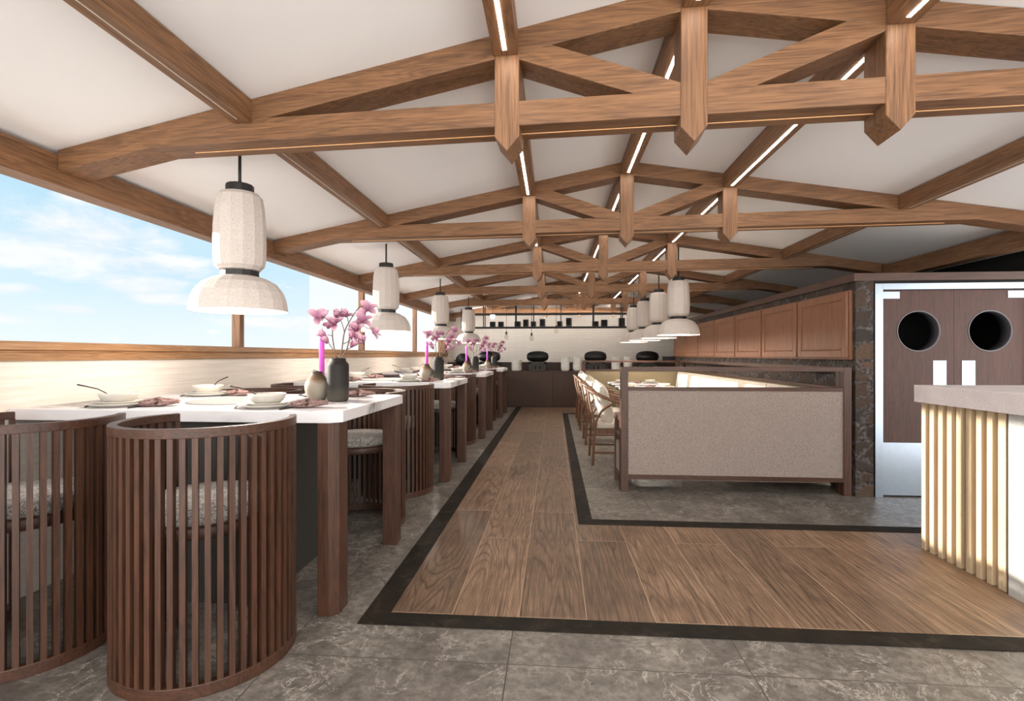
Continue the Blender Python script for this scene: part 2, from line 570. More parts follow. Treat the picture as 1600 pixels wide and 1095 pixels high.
M_tile = tile_floor()
M_plank = plank_floor()
M_border = border_stone()
M_rubble = rubble('rubble_stone')
M_brick = white_brick('white_brick', 'back')
M_grass = grasscloth()
M_stonetop = speckled('grey_stone_slab', srgb(212, 202, 202), srgb(230, 221, 221), srgb(244, 238, 238))
M_terrazzo = speckled('pale_terrazzo', srgb(160, 158, 152), srgb(182, 180, 175), srgb(206, 204, 200), 130)
M_vase_b = glaze_vase('brown_glaze', srgb(54, 47, 41), srgb(104, 78, 52), srgb(146, 137, 124), 0.105, 0.135, 0.18)
M_vase_d = glaze_vase('charcoal_glaze', srgb(32, 29, 26), srgb(40, 37, 33), srgb(74, 70, 62), 0.02, 0.10, 0.26)
M_petal = petal_mat()
M_glass = glass('window_glass', (0.985, 0.99, 0.99), 0.008)
M_bulbglass = glass('bulb_glass', (0.96, 0.94, 0.9), 0.2)


# ------------------------------------------------------------------ mesh builder
class MB:
    def __init__(self):
        self.b = bmesh.new()

    def quadstrip(self, rings, closed_ring=True, cap0=False, cap1=False, smooth=False):
        vs = [[self.b.verts.new(p) for p in r] for r in rings]
        n = len(vs[0])
        for i in range(len(vs) - 1):
            for j in range(n if closed_ring else n - 1):
                f = self.b.faces.new((vs[i][j], vs[i][(j + 1) % n], vs[i + 1][(j + 1) % n], vs[i + 1][j]))
                f.smooth = smooth
        if cap0:
            self.b.faces.new(list(reversed(vs[0])))
        if cap1:
            self.b.faces.new(vs[-1])
        return vs

    def box(self, x0, x1, y0, y1, z0, z1):
        return self.quadstrip([[(x0, y0, z0), (x1, y0, z0), (x1, y1, z0), (x0, y1, z0)],
                               [(x0, y0, z1), (x1, y0, z1), (x1, y1, z1), (x0, y1, z1)]], True, True, True)

    def prism(self, poly, axis, a, b):
        """poly in the two other axes (x,z for 'y'; y,z for 'x'; x,y for 'z')"""
        def P(p, t):
            return {'x': (t, p[0], p[1]), 'y': (p[0], t, p[1]), 'z': (p[0], p[1], t)}[axis]
        return self.quadstrip([[P(p, a) for p in poly], [P(p, b) for p in poly]], True, True, True)

    def bar(self, p, q, wd, hd, up=(0, 0, 1)):
        p, q = Vector(p), Vector(q)
        d = (q - p).normalized()
        s = d.cross(Vector(up)).normalized()
        u = s.cross(d)
        rings = []
        for c in (p, q):
            rings.append([c - s * wd / 2 - u * hd / 2, c + s * wd / 2 - u * hd / 2, c + s * wd / 2 + u * hd / 2, c - s * wd / 2 + u * hd / 2])
        return self.quadstrip(rings, True, True, True)

    def tube(self, pts, rad, n=8, smooth=True, flat=1.0):
        pts = [Vector(p) for p in pts]
        rads = rad if isinstance(rad, (list, tuple)) else [rad] * len(pts)
        ref = None
        rings = []
        for i, p in enumerate(pts):
            t = (pts[min(i + 1, len(pts) - 1)] - pts[max(i - 1, 0)]).normalized()
            if ref is None:
                ref = t.orthogonal().normalized()
            else:
                ref = (ref - t * ref.dot(t)).normalized()
            s = t.cross(ref)
            rings.append([p + (ref * math.cos(2 * PI * j / n) + s * math.sin(2 * PI * j / n) * flat) * rads[i] for j in range(n)])
        return self.quadstrip(rings, True, True, True, smooth)

    def lathe(self, prof, n=32, c=(0, 0, 0), smooth=True, cap0=False, cap1=False, sx=1, sy=1):
        rings = []
        for (r, z) in prof:
            rings.append([(c[0] + sx * r * math.cos(2 * PI * j / n), c[1] + sy * r * math.sin(2 * PI * j / n), c[2] + z) for j in range(n)])
        return self.quadstrip(rings, True, cap0, cap1, smooth)

    def arc_band(self, ri, ro, z0, z1, a0, a1, n):
        rings = []
        for i in range(n + 1):
            a = a0 + (a1 - a0) * i / n
            c, s = math.cos(a), math.sin(a)
            rings.append([(ri * c, ri * s, z0), (ro * c, ro * s, z0), (ro * c, ro * s, z1), (ri * c, ri * s, z1)])
        return self.quadstrip(rings, True, True, True, False)

    def sphere(self, c, r, seg=16, rg=10, sc=(1, 1, 1)):
        prof = [(max(1e-5, r * math.sin(PI * i / rg)), -r * math.cos(PI * i / rg)) for i in range(rg + 1)]
        rings = []
        for (rr, z) in prof:
            rings.append([(c[0] + sc[0] * rr * math.cos(2 * PI * j / seg), c[1] + sc[1] * rr * math.sin(2 * PI * j / seg), c[2] + sc[2] * z) for j in range(seg)])
        return self.quadstrip(rings, True, True, True, True)

    def build(self, name, m, parent=None, world=False, bevel=0.0, seg=2):
        me = bpy.data.meshes.new(name)
        bmesh.ops.recalc_face_normals(self.b, faces=self.b.faces)
        if world and parent is not None:
            bmesh.ops.translate(self.b, verts=self.b.verts, vec=-parent.location)
        self.b.to_mesh(me)
        self.b.free()
        me.materials.append(m)
        o = bpy.data.objects.new(name, me)
        C.objects.link(o)
        if parent is not None:
            o.parent = parent
        if bevel:
            md = o.modifiers.new('bevel', 'BEVEL')
            md.width = bevel
            md.segments = seg
            md.limit_method = 'ANGLE'
            md.angle_limit = R(40)
        return o


def tag(o, label, cat, group=None):
    o['label'] = label
    o['category'] = cat
    if group:
        o['group'] = group
    return o


def thing(name, label, cat, loc=(0, 0, 0), rz=0.0, group=None):
    o = bpy.data.objects.new(name, None)
    o.empty_display_size = 0.1
    C.objects.link(o)
    o.location = loc
    o.rotation_euler = (0, 0, rz)
    return tag(o, label, cat, group)


KIDS = {}


def kids(o):
    return list(o.children)


def dup(root, loc, rz=0.0, label=None, group=None):
    r = root.copy()
    C.objects.link(r)
    r.location = loc
    r.rotation_euler = (0, 0, rz)
    if label:
        r['label'] = label
    if group:
        r['group'] = group
    for ch in kids(root):
        c = ch.copy()
        C.objects.link(c)
        c.parent = r
        for g in kids(ch):
            d = g.copy()
            C.objects.link(d)
            d.parent = c
    return r


def struct(name, mb, m, parent=None, bevel=0.0):
    o = mb.build(name, m, parent, bevel=bevel)
    if parent is None:
        o['kind'] = 'structure'
    return o


ORD = ['nearest', 'second', 'third', 'farthest']
SK = -math.tan(R(3.2))          # the trusses stand 3.2 degrees off square
XL, XRG, XR = -2.72, 0.65, 4.02  # eave, ridge, eave
SL = 0.177
YB = 14.4                        # back wall


def zc(x):                       # underside of the ceiling
    return 2.43 + SL * (x - XL) if x <= XRG else 2.43 + SL * (XR - x)


# ================================================================== SETTING
b = MB()
b.box(-3.1, 4.9, -2.0, YB + 0.2, -0.12, 0.0)
struct('floor', b, M_tile)
b = MB()
P1 = [(-0.82, 2.587), (4.9, 2.587), (4.9, 4.05), (0.186, 4.05), (0.186, 11.8), (0.186, 13.12), (-0.82, 13.12)]
b.prism(P1, 'z', 0.0005, 0.004)
b.box(0.186, 2.6, 11.8, 13.12, 0.0005, 0.004)
struct('floor.001', b, M_plank)
b = MB()
b.prism([(-0.95, 2.47), (4.9, 2.47), (4.9, 2.587), (-0.82, 2.587), (-0.82, 13.12), (-0.95, 13.12)], 'z', 0.0005, 0.006)
struct('trim_1', b, M_border)
b = MB()
b.prism([(0.186, 4.05), (4.9, 4.05), (4.9, 4.185), (0.298, 4.185), (0.298, 11.7), (2.6, 11.7), (2.6, 11.8), (0.186, 11.8)], 'z', 0.0005, 0.006)
struct('trim_2', b, M_border)

# ceiling: two slopes
b = MB()
e0, e1 = -2.95, 4.75
prof = [(e0, zc(e0)), (XRG, zc(XRG)), (e1, zc(e1)), (e1, zc(e1) + 0.15), (XRG, zc(XRG) + 0.15), (e0, zc(e0) + 0.15)]
b.prism(prof, 'y', -1.2, YB + 0.2)
struct('ceiling', b, M_ceil)

# window wall (left): low wall under a continuous window band
WX = -2.85
b = MB()
b.box(WX - 0.2, WX, -1.0, YB, 0, 1.27)
struct('wall_left', b, M_grass)
b = MB()
b.box(WX - 0.2, WX, 13.80, YB, 1.27, 2.42)
struct('wall_left.001', b, M_grass)
b = MB()
b.prism([(WX - 0.22, 1.27), (WX + 0.018, 1.27), (WX + 0.022, 1.312), (WX + 0.012, 1.318), (WX + 0.012, 1.324), (WX + 0.03, 1.33),
         (WX + 0.03, 1.362), (WX + 0.018, 1.376), (WX - 0.22, 1.376)], 'y', -1.0, 13.84)
sill = struct('trim_3', b, M_sill, bevel=0.002)
b = MB()
b.box(WX - 0.2, WX, 13.62, 13.82, 1.376, 2.3)
struct('trim_4', b, M_beam_z)
MUL = [1.53, 4.69, 7.85, 10.93]
for i, y in enumerate(MUL):
    b = MB()
    b.box(WX - 0.14, WX - 0.06, y - 0.035, y + 0.035, 1.376, 2.3)
    struct('trim_%d' % (20 + i), b, M_beam_z, bevel=0.003)
ys = [-1.0] + MUL + [13.62]
for i in range(5):
    b = MB()
    b.box(WX - 0.103, WX - 0.097, ys[i] + (0.035 if i else 0), ys[i + 1] - (0.035 if i < 4 else 0), 1.376, 2.3)
    struct('window_%d' % (i + 1), b, M_glass)

# back wall
b = MB()
b.prism([(-3.05, 0), (4.7, 0), (4.7, zc(4.7)), (XRG, zc(XRG)), (-3.05, zc(-2.95))], 'y', YB, YB + 0.15)
struct('wall_back', b, M_brick)

# kitchen block on the right: rubble side wall and rubble front return, near-black inside in place of shade
KX, KY = 2.76, 5.06
b = MB()
b.box(KX, KX + 0.16, KY, 12.25, 0, 1.98)
struct('wall_right', b, M_rubble)
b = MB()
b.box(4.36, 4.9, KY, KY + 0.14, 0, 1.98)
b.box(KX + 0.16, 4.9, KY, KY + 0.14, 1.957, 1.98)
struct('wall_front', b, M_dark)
b = MB()
b.prism([(KX - 0.025, KY - 0.025), (4.9, KY - 0.025), (4.9, KY + 0.12), (KX + 0.14, KY + 0.12), (KX + 0.14, 12.27), (KX - 0.025, 12.27)], 'z', 1.98, 2.05)
struct('trim_8', b, M_wal_x)
b = MB()
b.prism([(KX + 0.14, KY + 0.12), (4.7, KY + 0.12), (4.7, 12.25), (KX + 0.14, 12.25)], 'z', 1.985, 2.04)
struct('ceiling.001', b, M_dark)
b = MB()
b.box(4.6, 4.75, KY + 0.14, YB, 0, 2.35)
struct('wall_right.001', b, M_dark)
b = MB()
b.box(KX + 0.16, 4.6, 12.15, 12.25, 0, 1.98)
struct('wall_kitchen.001', b, M_brick)

# door frame and the two swing doors with portholes
b = MB()
DZ = 1.897
b.box(2.925, 2.995, KY - 0.012, KY + 0.12, 0, 1.957)
b.box(2.995, 4.36, KY - 0.012, KY + 0.12, 1.90, 1.957)
b.box(4.26, 4.36, KY - 0.012, KY + 0.12, 0, 1.90)
struct('trim_9', b, M_steel, bevel=0.002)


def holed_panel(x0, x1, z0, z1, cx, cz, r, y0, y1, n=64):
    m = MB()
    out, inn = [], []
    for j in range(n):
        a = 2 * PI * (j + 0.5) / n
        c, s = math.cos(a), math.sin(a)
        tx = (x1 - cx) / c if c > 0 else (x0 - cx) / c
        tz = (z1 - cz) / s if s > 0 else (z0 - cz) / s
        t = min(tx, tz)
        out.append((cx + c * t, cz + s * t))
        inn.append((cx + c * r, cz + s * r))
    # square corners: snap the nearest outline point to each corner
    for q in [(x0, z0), (x1, z0), (x0, z1), (x1, z1)]:
        j = min(range(n), key=lambda i: (out[i][0] - q[0]) ** 2 + (out[i][1] - q[1]) ** 2)
        out[j] = q
    rings = [[(p[0], y0, p[1]) for p in inn], [(p[0], y0, p[1]) for p in out], [(p[0], y1, p[1]) for p in out], [(p[0], y1, p[1]) for p in inn]]
    m.quadstrip(rings + [rings[0]], True)
    bmesh.ops.remove_doubles(m.b, verts=m.b.verts, dist=1e-6)
    return m


DY = KY + 0.03
for i, (x0, x1, cx) in enumerate([(3.003, 3.6295, 3.325), (3.632, 4.256, 3.938)]):
    d = holed_panel(x0, x1, 0.012, DZ, cx, 1.522, 0.185, DY, DY + 0.05).build('door_%d' % (i + 1), M_doorwood)
    d['kind'] = 'structure'
    m = MB()
    rr = []
    for (r, y) in [(0.187, DY - 0.004), (0.180, DY - 0.006), (0.176, DY + 0.006), (0.176, DY + 0.11), (0.187, DY + 0.11)]:
        rr.append([(cx + r * math.cos(2 * PI * j / 64), y, 1.522 + r * math.sin(2 * PI * j / 64)) for j in range(64)])
    m.quadstrip(rr, True, smooth=True)
    m.build('porthole_ring', M_porth, d)
    m = MB()
    m.box(x0 + 0.004, x1 - 0.004, DY - 0.003, DY, 0.014, 0.498)
    m.build('kick_plate', M_steel, d, bevel=0.001)
    m = MB()
    hx = 3.507 if i == 0 else 3.754
    m.box(hx - 0.058, hx + 0.058, DY - 0.004, DY, 0.95, 1.253)
    m.build('push_plate', M_steel, d, bevel=0.001)
    m = MB()
    if i == 0:
        m.box(3.003, 3.16, DY - 0.006, DY, 1.82, 1.885)
    else:
        m.box(4.085, 4.256, DY - 0.006, DY, 1.82, 1.885)
    m.build('hinge_plate', M_steel, d, bevel=0.001)
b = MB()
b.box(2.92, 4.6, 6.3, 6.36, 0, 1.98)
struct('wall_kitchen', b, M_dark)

# ================================================================== ROOF TRUSSES
TT = 0.18


def make_truss(label):
    t = thing('roof_truss', label, 'roof truss', (XL, 2.675, 2.31), R(-3.2), 'timber roof trusses')
    L = 2 * (XRG - XL)
    mid = L / 2
    y0, y1 = 0.0, TT
    zb, zt = 0.103, 0.221         # tie beam, relative to 2.31
    m = MB()
    m.prism([(0.585, zb), (L - 0.585, zb), (L - 0.62, zt), (0.62, zt)], 'y', y0 + 0.001, y1 - 0.001)
    tie = m.build('tie_beam', M_beam_x, t, bevel=0.003)
    m = MB()
    m.box(0.75, L - 0.75, 0.10, 0.106, zb - 0.002, zb + 0.001)
    m.build('light_groove', M_led_dim, tie)
    for s in (0, 1):
        f = (lambda x: x) if s == 0 else (lambda x: L - x)
        m = MB()
        m.prism([(f(0), 0), (f(mid), SL * mid), (f(mid), SL * mid + 0.119), (f(0), 0.119)], 'y', y0, y1)
        m.build('rafter', M_beam_x, t, bevel=0.003)
        m = MB()
        p, q = (f(mid - 0.02), 0.185), (f(mid - 0.84), 0.49)
        dx, dz = q[0] - p[0], q[1] - p[1]
        ln = math.hypot(dx, dz)
        nx, nz = -dz / ln * 0.055, dx / ln * 0.055
        m.prism([(p[0] + nx, p[1] + nz), (q[0] + nx, q[1] + nz), (q[0] - nx, q[1] - nz), (p[0] - nx, p[1] - nz)], 'y', y0 + 0.002, y1 - 0.002)
        m.build('strut', M_beam_x, t, bevel=0.003)
    for (cx, nm) in ((mid - 0.875, 'queen_post'), (mid, 'king_post'), (mid + 0.875, 'queen_post')):
        top = SL * min(cx, L - cx) + 0.02
        h = 0.06
        m = MB()
        m.prism([(cx - h, 0.05), (cx, -0.02), (cx + h, 0.05), (cx + h, top), (cx - h, top)], 'y', y0 - 0.003, y1 + 0.003)
        m.build(nm, M_beam_z, t, bevel=0.003)
    return t


TY = [2.675 + 2.245 * i for i in range(6)]
TL = ['nearest timber roof truss, across the top of the room', 'second timber roof truss, over the front of the booth',
      'third timber roof truss from the front', 'fourth timber roof truss from the front', 'fifth timber roof truss, last one in the light',
      'shaded farthest timber roof truss, just before the white brick wall']
tr0 = make_truss(TL[0])
for i in range(1, 6):
    dup(tr0, (XL, TY[i], 2.31), R(-3.2), TL[i])


def truss_y(i, x):
    return TY[i] + SK * (x - XL)


# purlins, one length per bay
PX = [(-1.617, 0.10, 'window-side'), (-0.235, 0.12, 'left inner'), (XRG, 0.12, 'ridge'), (1.518, 0.12, 'right inner'), (2.90, 0.10, 'right outer')]
BAY = ['in front of the nearest truss', 'between the nearest and second trusses', 'between the second and third trusses',
       'between the third and fourth trusses', 'between the fourth and fifth trusses', 'between the fifth truss and the farthest',
       'between the farthest truss and the white brick wall']
for k_, (px, wd, nm) in enumerate(PX):
    for bay in range(7):
        ya = -0.6 if bay == 0 else truss_y(bay - 1, px) + TT + 0.004
        yb = (truss_y(bay, px) - 0.004) if bay < 6 else YB - 0.003
        if yb - ya < 0.05:
            continue
        zt_ = zc(px) - 0.002
        zb_ = zc(px) - 0.119
        t = thing('purlin', '%s purlin beam %s' % (nm, BAY[bay]), 'ceiling beam', (px, ya, zb_), 0, 'purlins under the white ceiling')
        h = wd / 2
        sl = 0 if px == XRG else (SL if px < XRG else -SL)
        m = MB()
        m.prism([(-h, 0), (h, 0), (h, zt_ - zb_ + (sl * h if sl else -SL * h) - 0.004), (0, zt_ - zb_ - 0.003), (-h, zt_ - zb_ - (sl * h if sl else SL * h) - 0.004)], 'y', 0, yb - ya)
        m.build('beam', M_beam_y, t, bevel=0.003)
        inner = k_ in (1, 2, 3)
        g = 0.0085 if inner else 0.003
        m = MB()
        m.box(-g, g, 0.05, yb - ya - 0.05, -0.002, 0.002)
        m.build('light_strip', M_led if inner else M_ledoff, t)

for nm_lab, xa, xb in (('oak eave beam above the window band', XL - 0.13, XL), ('oak eave beam above the kitchen block', XR, XR + 0.13)):
    b = MB()
    zt_ = zc(XL) - 0.006
    b.box(xa, xb, -1.0, YB - 0.003, 2.236, zt_ - (0.02 if xa < 0 else 0.02))
    o = b.build('eave_beam', M_beam_y, bevel=0.003)
    tag(o, nm_lab, 'ceiling beam')

# ================================================================== MARBLE TABLES, BARREL CHAIRS
TBX = -1.93
TBY = [3.095 + 2.77 * i for i in range(4)]


def make_table(label):
    t = thing('marble_table', label, 'table', (TBX, TBY[0], 0), 0, 'marble tables along the window wall')
    x0, x1, hy, c = -0.915, 0.868, 0.572, 0.05
    m = MB()
    m.prism([(x0, -hy), (x1 - c, -hy), (x1, -hy + c), (x1, hy - c), (x1 - c, hy), (x0, hy)], 'z', 0.962, 1.02)
    m.build('tabletop', M_marble, t, bevel=0.003)
    for s in (-1, 1):
        m = MB()
        a, d = 0.755, 0.098
        ya, yb = s * (hy - 0.147), s * hy * 0.997
        e = 0.04
        m.prism([(a, ya), (a + d, ya), (a + d, yb - s * e), (a + d - e, yb), (a, yb)], 'z', 0, 0.962)
        m.build('leg', M_wal_z, t, bevel=0.003)
    m = MB()
    m.box(-0.37, 0.40, -0.475, 0.475, 0, 0.962)
    m.build('pedestal', M_pedestal, t)
    m = MB()
    m.lathe([(0.001, 1.0265), (0.225, 1.0265), (0.232, 1.0285), (0.245, 1.0245), (0.245, 1.018), (0.001, 1.018)], 48, (-0.02, -0.05, 0))
    o = m.build('hot_plate', M_plateM, t)
    o['label'] = 'round pale hot plate set into the marble'
    return t


tb0 = make_table('nearest marble dining table with two walnut legs')
tabs = [tb0]
for i in range(1, 4):
    tabs.append(dup(tb0, (TBX, TBY[i], 0), 0, '%s white marble dining table from the front' % ORD[i]))


def make_barrel(label):
    t = thing('barrel_chair', label, 'chair', (0, 0, 0), 0, 'slatted barrel chairs at the marble tables')
    a0, a1 = R(146), R(394)
    m = MB()
    m.arc_band(0.324, 0.358, 0.985, 1.022, a0, a1, 48)
    m.build('top_rail', M_wal_x, t, bevel=0.003)
    m = MB()
    m.arc_band(0.324, 0.358, 0.0, 0.05, a0, a1, 48)
    m.build('bottom_rail', M_wal_x, t, bevel=0.003)
    m = MB()
    n = 37
    for i in range(n):
        a = a0 + R(1.6) + (a1 - a0 - R(3.2)) * i / (n - 1)
        ca, sa = math.cos(a), math.sin(a)
        rings = []
        for z in (0.049, 0.986):
            rings.append([(ca * r - sa * w_, sa * r + ca * w_, z) for (r, w_) in ((0.328, -0.0105), (0.356, -0.0105), (0.356, 0.0105), (0.328, 0.0105))])
        m.quadstrip(rings, True, True, True)
    m.build('slat_screen', M_wal_z, t)
    m = MB()
    m.lathe([(0.001, 0.57), (0.262, 0.57), (0.265, 0.575), (0.265, 0.612), (0.262, 0.617), (0.001, 0.617)], 40)
    m.box(-0.32, 0.32, -0.03, 0.03, 0.572, 0.60)
    m.box(-0.03, 0.03, -0.32, 0.0, 0.572, 0.60)
    m.build('seat_frame', M_wal_x, t)
    m = MB()
    m.lathe([(0.001, 0.617), (0.235, 0.617), (0.254, 0.628), (0.26, 0.65), (0.256, 0.678), (0.24, 0.692), (0.15, 0.700), (0.001, 0.703)], 40)
    m.build('seat_cushion', M_boucle, t)
    return t


ch0 = None
for i in range(4):
    for (side, dy, rz) in (('near', -0.895, 0.0), ('far', 0.895, PI)):
        for (px, nm) in ((0.412, 'aisle-end'), (-0.448, 'window-end')):
            lab = 'slatted walnut barrel chair, %s seat on the %s side of the %s marble table' % (nm, side, ORD[i])
            if ch0 is None:
                ch0 = make_barrel(lab)
                ch0.location = (TBX + px, TBY[i] + dy, 0)
            else:
                dup(ch0, (TBX + px, TBY[i] + dy, 0), rz, lab)

# ------------------------------------------------------------------ tableware
TZ = 1.02


def lathe_obj(name, prof, m, label, cat, group, n=36):
    b_ = MB()
    b_.lathe(prof, n)
    o = b_.build(name, m)
    return tag(o, label, cat, group)


def mesh_dup(o, loc, rot=(0, 0, 0), label=None, group=None):
    c = o.copy()
    C.objects.link(c)
    c.location = loc
    c.rotation_euler = rot
    if label:
        c['label'] = label
    if group:
        c['group'] = group
    return c


PLATE = [(0.001, 0.004), (0.085, 0.004), (0.10, 0.0), (0.105, 0.004), (0.15, 0.017), (0.152, 0.020), (0.148, 0.021), (0.108, 0.010), (0.09, 0.008), (0.001, 0.008)]
SIDE = [(r * 0.8, z * 0.9) for r, z in PLATE]
BOWL = [(0.001, 0.004), (0.05, 0.0), (0.062, 0.004), (0.082, 0.02), (0.094, 0.044), (0.096, 0.055), (0.092, 0.056), (0.088, 0.046), (0.076, 0.024), (0.055, 0.012), (0.001, 0.010)]
p0 = s0 = w0 = None


def napkin_mesh():
    m = MB()
    rnd = random.Random(3)
    n, L = 28, 22
    rings = []
    for i in range(L + 1):
        t = i / L
        x = (t - 0.5) * 0.17
        pin = 1 - 0.62 * math.exp(-((t - 0.45) / 0.11) ** 2)
        wdt = 0.056 * pin * (0.6 + 0.4 * math.sin(PI * min(1, t * 1.15 + 0.05)))
        hgt = 0.031 * (0.65 + 0.35 * (1 - pin)) * (0.5 + 0.5 * math.sin(PI * min(1, t + 0.08)))
        r_ = []
        for j in range(n):
            a = 2 * PI * j / n
            fold = 1 + 0.22 * math.sin(7 * a + 2.2 * t) + 0.10 * math.sin(13 * a - 4 * t)
            y = math.cos(a) * wdt * fold
            z = max(0.0, 0.024 + math.sin(a) * hgt * fold - 0.006 * (1 - t))
            r_.append((x + 0.012 * math.sin(5 * a), y, max(0.001, z)))
        rings.append(r_)
    m.quadstrip(rings, True, True, True, True)
    return m


def spoon(label):
    t = thing('soup_spoon', label, 'spoon', (0, 0, 0), 0, 'soup spoons in the bowls')
    m = MB()
    m.tube([(-0.02, 0, 0.018), (-0.06, 0, 0.052), (-0.095, 0, 0.074), (-0.14, 0, 0.088), (-0.185, 0, 0.100)], [0.0035, 0.0032, 0.003, 0.0035, 0.0045], 8)
    m.build('handle', M_cutlery, t)
    m = MB()
    m.lathe([(0.001, 0.0), (0.012, 0.002), (0.018, 0.008), (0.017, 0.009), (0.011, 0.004), (0.001, 0.002)], 16, (-0.004, 0, 0.012), sx=1.4)
    m.build('spoon_bowl', M_cutlery, t)
    return t


def stick(name, label, cat, group):
    m = MB()
    m.tube([(0, -0.11, 0.004), (0, -0.03, 0.004), (0, 0.03, 0.005), (0, 0.065, 0.004), (0, 0.11, 0.003)], [0.005, 0.004, 0.0035, 0.009 if name == 'table_fork' else 0.008, 0.003], 8, flat=0.4)
    return tag(m.build(name, M_cutlery), label, cat, group)


sp0 = nk0 = fk0 = kn0 = None
rnd = random.Random(5)
for i in range(4):
    for (side, sy) in (('near', -1), ('far', 1)):
        for (sx, seat) in ((0.385, 'aisle-end'), (-0.47, 'window-end')):
            x, y = TBX + sx, TBY[i] + sy * 0.375
            where = '%s place, %s side of the %s marble table' % (seat, side, ORD[i])
            lp = 'dinner plate under a smaller plate, ' + where
            ls = 'small plate under a soup bowl, ' + where
            lb = 'pale soup bowl on stacked plates, ' + where
            if p0 is None:
                p0 = lathe_obj('dinner_plate', PLATE, M_ware, lp, 'plate', 'dinner plates on the marble tables')
                s0 = lathe_obj('side_plate', SIDE, M_ware, ls, 'plate', 'small plates on the marble tables')
                w0 = lathe_obj('soup_bowl', BOWL, M_ware, lb, 'bowl', 'soup bowls on the marble tables')
                p0.location, s0.location, w0.location = (x, y, TZ), (x, y, TZ + 0.0105), (x, y, TZ + 0.019)
            else:
                mesh_dup(p0, (x, y, TZ), (0, 0, 0), lp)
                mesh_dup(s0, (x, y, TZ + 0.0105), (0, 0, 0), ls)
                mesh_dup(w0, (x, y, TZ + 0.019), (0, 0, 0), lb)
            l1 = 'spoon leaning in the soup bowl, ' + where
            ang = 0.35 if sy < 0 else -1.9
            ang += rnd.uniform(-0.25, 0.25) + (0 if seat == 'window-end' else 0.4)
            if sp0 is None:
                sp0 = spoon(l1)
                sp0.location, sp0.rotation_euler = (x, y, TZ + 0.022), (0, 0, ang)
            else:
                dup(sp0, (x, y, TZ + 0.022), ang, l1)
            l2 = 'bunched mauve napkin in a dark band, ' + where
            nx_, ny_, na = x + 0.235, y - 0.005 * sy, rnd.uniform(-0.3, 0.5)
            if nk0 is None:
                nk0 = thing('linen_napkin', l2, 'napkin', (nx_, ny_, TZ), na, 'linen napkins on the marble tables')
                napkin_mesh().build('cloth', M_napkin, nk0)
                m = MB()
                rr = []
                for q in range(3):
                    rr.append([(-0.018 + q * 0.008, 0.030 * math.cos(2 * PI * j / 20), 0.0245 + 0.0235 * math.sin(2 * PI * j / 20)) for j in range(20)])
                m.quadstrip(rr, True, smooth=True)
                m.build('napkin_band', M_napkin_s, nk0)
            else:
                dup(nk0, (nx_, ny_, TZ), na, l2)
            l3 = 'dark fork left of the plates, ' + where
            l4 = 'dark knife right of the plates, ' + where
            if fk0 is None:
                fk0 = stick('table_fork', l3, 'fork', 'forks on the marble tables')
                fk0.location, fk0.rotation_euler = (x - 0.175, y, TZ), (0, 0, 0.5)
                kn0 = stick('table_knife', l4, 'knife', 'knives on the marble tables')
                kn0.location, kn0.rotation_euler = (x + 0.165, y - 0.03, TZ), (0, 0, -0.2)
            else:
                mesh_dup(fk0, (x - 0.175, y, TZ), (0, 0, 0.4 + rnd.uniform(-0.2, 0.3)), l3)
                mesh_dup(kn0, (x + 0.165, y - 0.03 * (1 if sy < 0 else -1), TZ), (0, 0, rnd.uniform(-0.3, 0.1)), l4)


# ------------------------------------------------------------------ vases, candles, magnolia branches
def petal_into(m, lay, base, yaw, pitch, ln, wd, cup, curl):
    nS, nT = 7, 4
    grid = []
    for i in range(nS + 1):
        s = i / nS
        row = []
        wdt = wd * (math.sin(PI * (s * 0.86 + 0.06)) ** 0.8) * (1 if s < 0.98 else 0.6)
        th = pitch + curl * s
        # integrate the midrib
        zz = xx = 0.0
        for q in range(i):
            t_ = pitch + curl * (q + 0.5) / nS
            xx += ln / nS * math.sin(t_)
            zz += ln / nS * math.cos(t_)
        for j in range(nT + 1):
            u = (j / nT - 0.5) * 2
            lift = cup * wdt * (u * u)
            px_ = xx - lift * math.cos(th)
            pz_ = zz + lift * math.sin(th)
            py_ = u * wdt
            c, s_ = math.cos(yaw), math.sin(yaw)
            row.append((m.b.verts.new((base[0] + px_ * c - py_ * s_, base[1] + px_ * s_ + py_ * c, base[2] + pz_)), s))
        grid.append(row)
    for i in range(nS):
        for j in range(nT):
            f = m.b.faces.new((grid[i][j][0], grid[i][j + 1][0], grid[i + 1][j + 1][0], grid[i + 1][j][0]))
            f.smooth = True
            for lp, sv in zip(f.loops, (grid[i][j][1], grid[i][j + 1][1], grid[i + 1][j + 1][1], grid[i + 1][j][1])):
                lp.vert[lay] = sv


def bloom_mesh(kind, seed):
    m = MB()
    lay = m.b.verts.layers.float.new('along')
    r_ = random.Random(seed)
    if kind == 'bud':
        spec = [(4, 0.05, 0.045, 0.016, 0.6, 0.1)]
    elif kind == 'half':
        spec = [(3, 0.15, 0.065, 0.021, 0.6, -0.05), (4, 0.45, 0.068, 0.022, 0.5, 0.1)]
    else:
        spec = [(3, 0.25, 0.066, 0.022, 0.5, 0.1), (3, 0.8, 0.076, 0.024, 0.45, 0.3), (3, 1.15, 0.078, 0.023, 0.35, 0.5)]
    off = 0
    for (n, pitch, ln, wd, cup, curl) in spec:
        for q in range(n):
            petal_into(m, lay, (0, 0, 0), off + 2 * PI * q / n + r_.uniform(-0.25, 0.25), pitch + r_.uniform(-0.12, 0.15), ln * r_.uniform(0.9, 1.1), wd, cup, curl + r_.uniform(-0.15, 0.2))
        off += 0.6
    o = m.build('flower', M_petal)
    me = o.data
    bpy.data.objects.remove(o)
    return me


BLOOM = {'bud': [bloom_mesh('bud', 1), bloom_mesh('bud', 2)], 'half': [bloom_mesh('half', 3), bloom_mesh('half', 4)], 'open': [bloom_mesh('open', 5), bloom_mesh('open', 6)]}


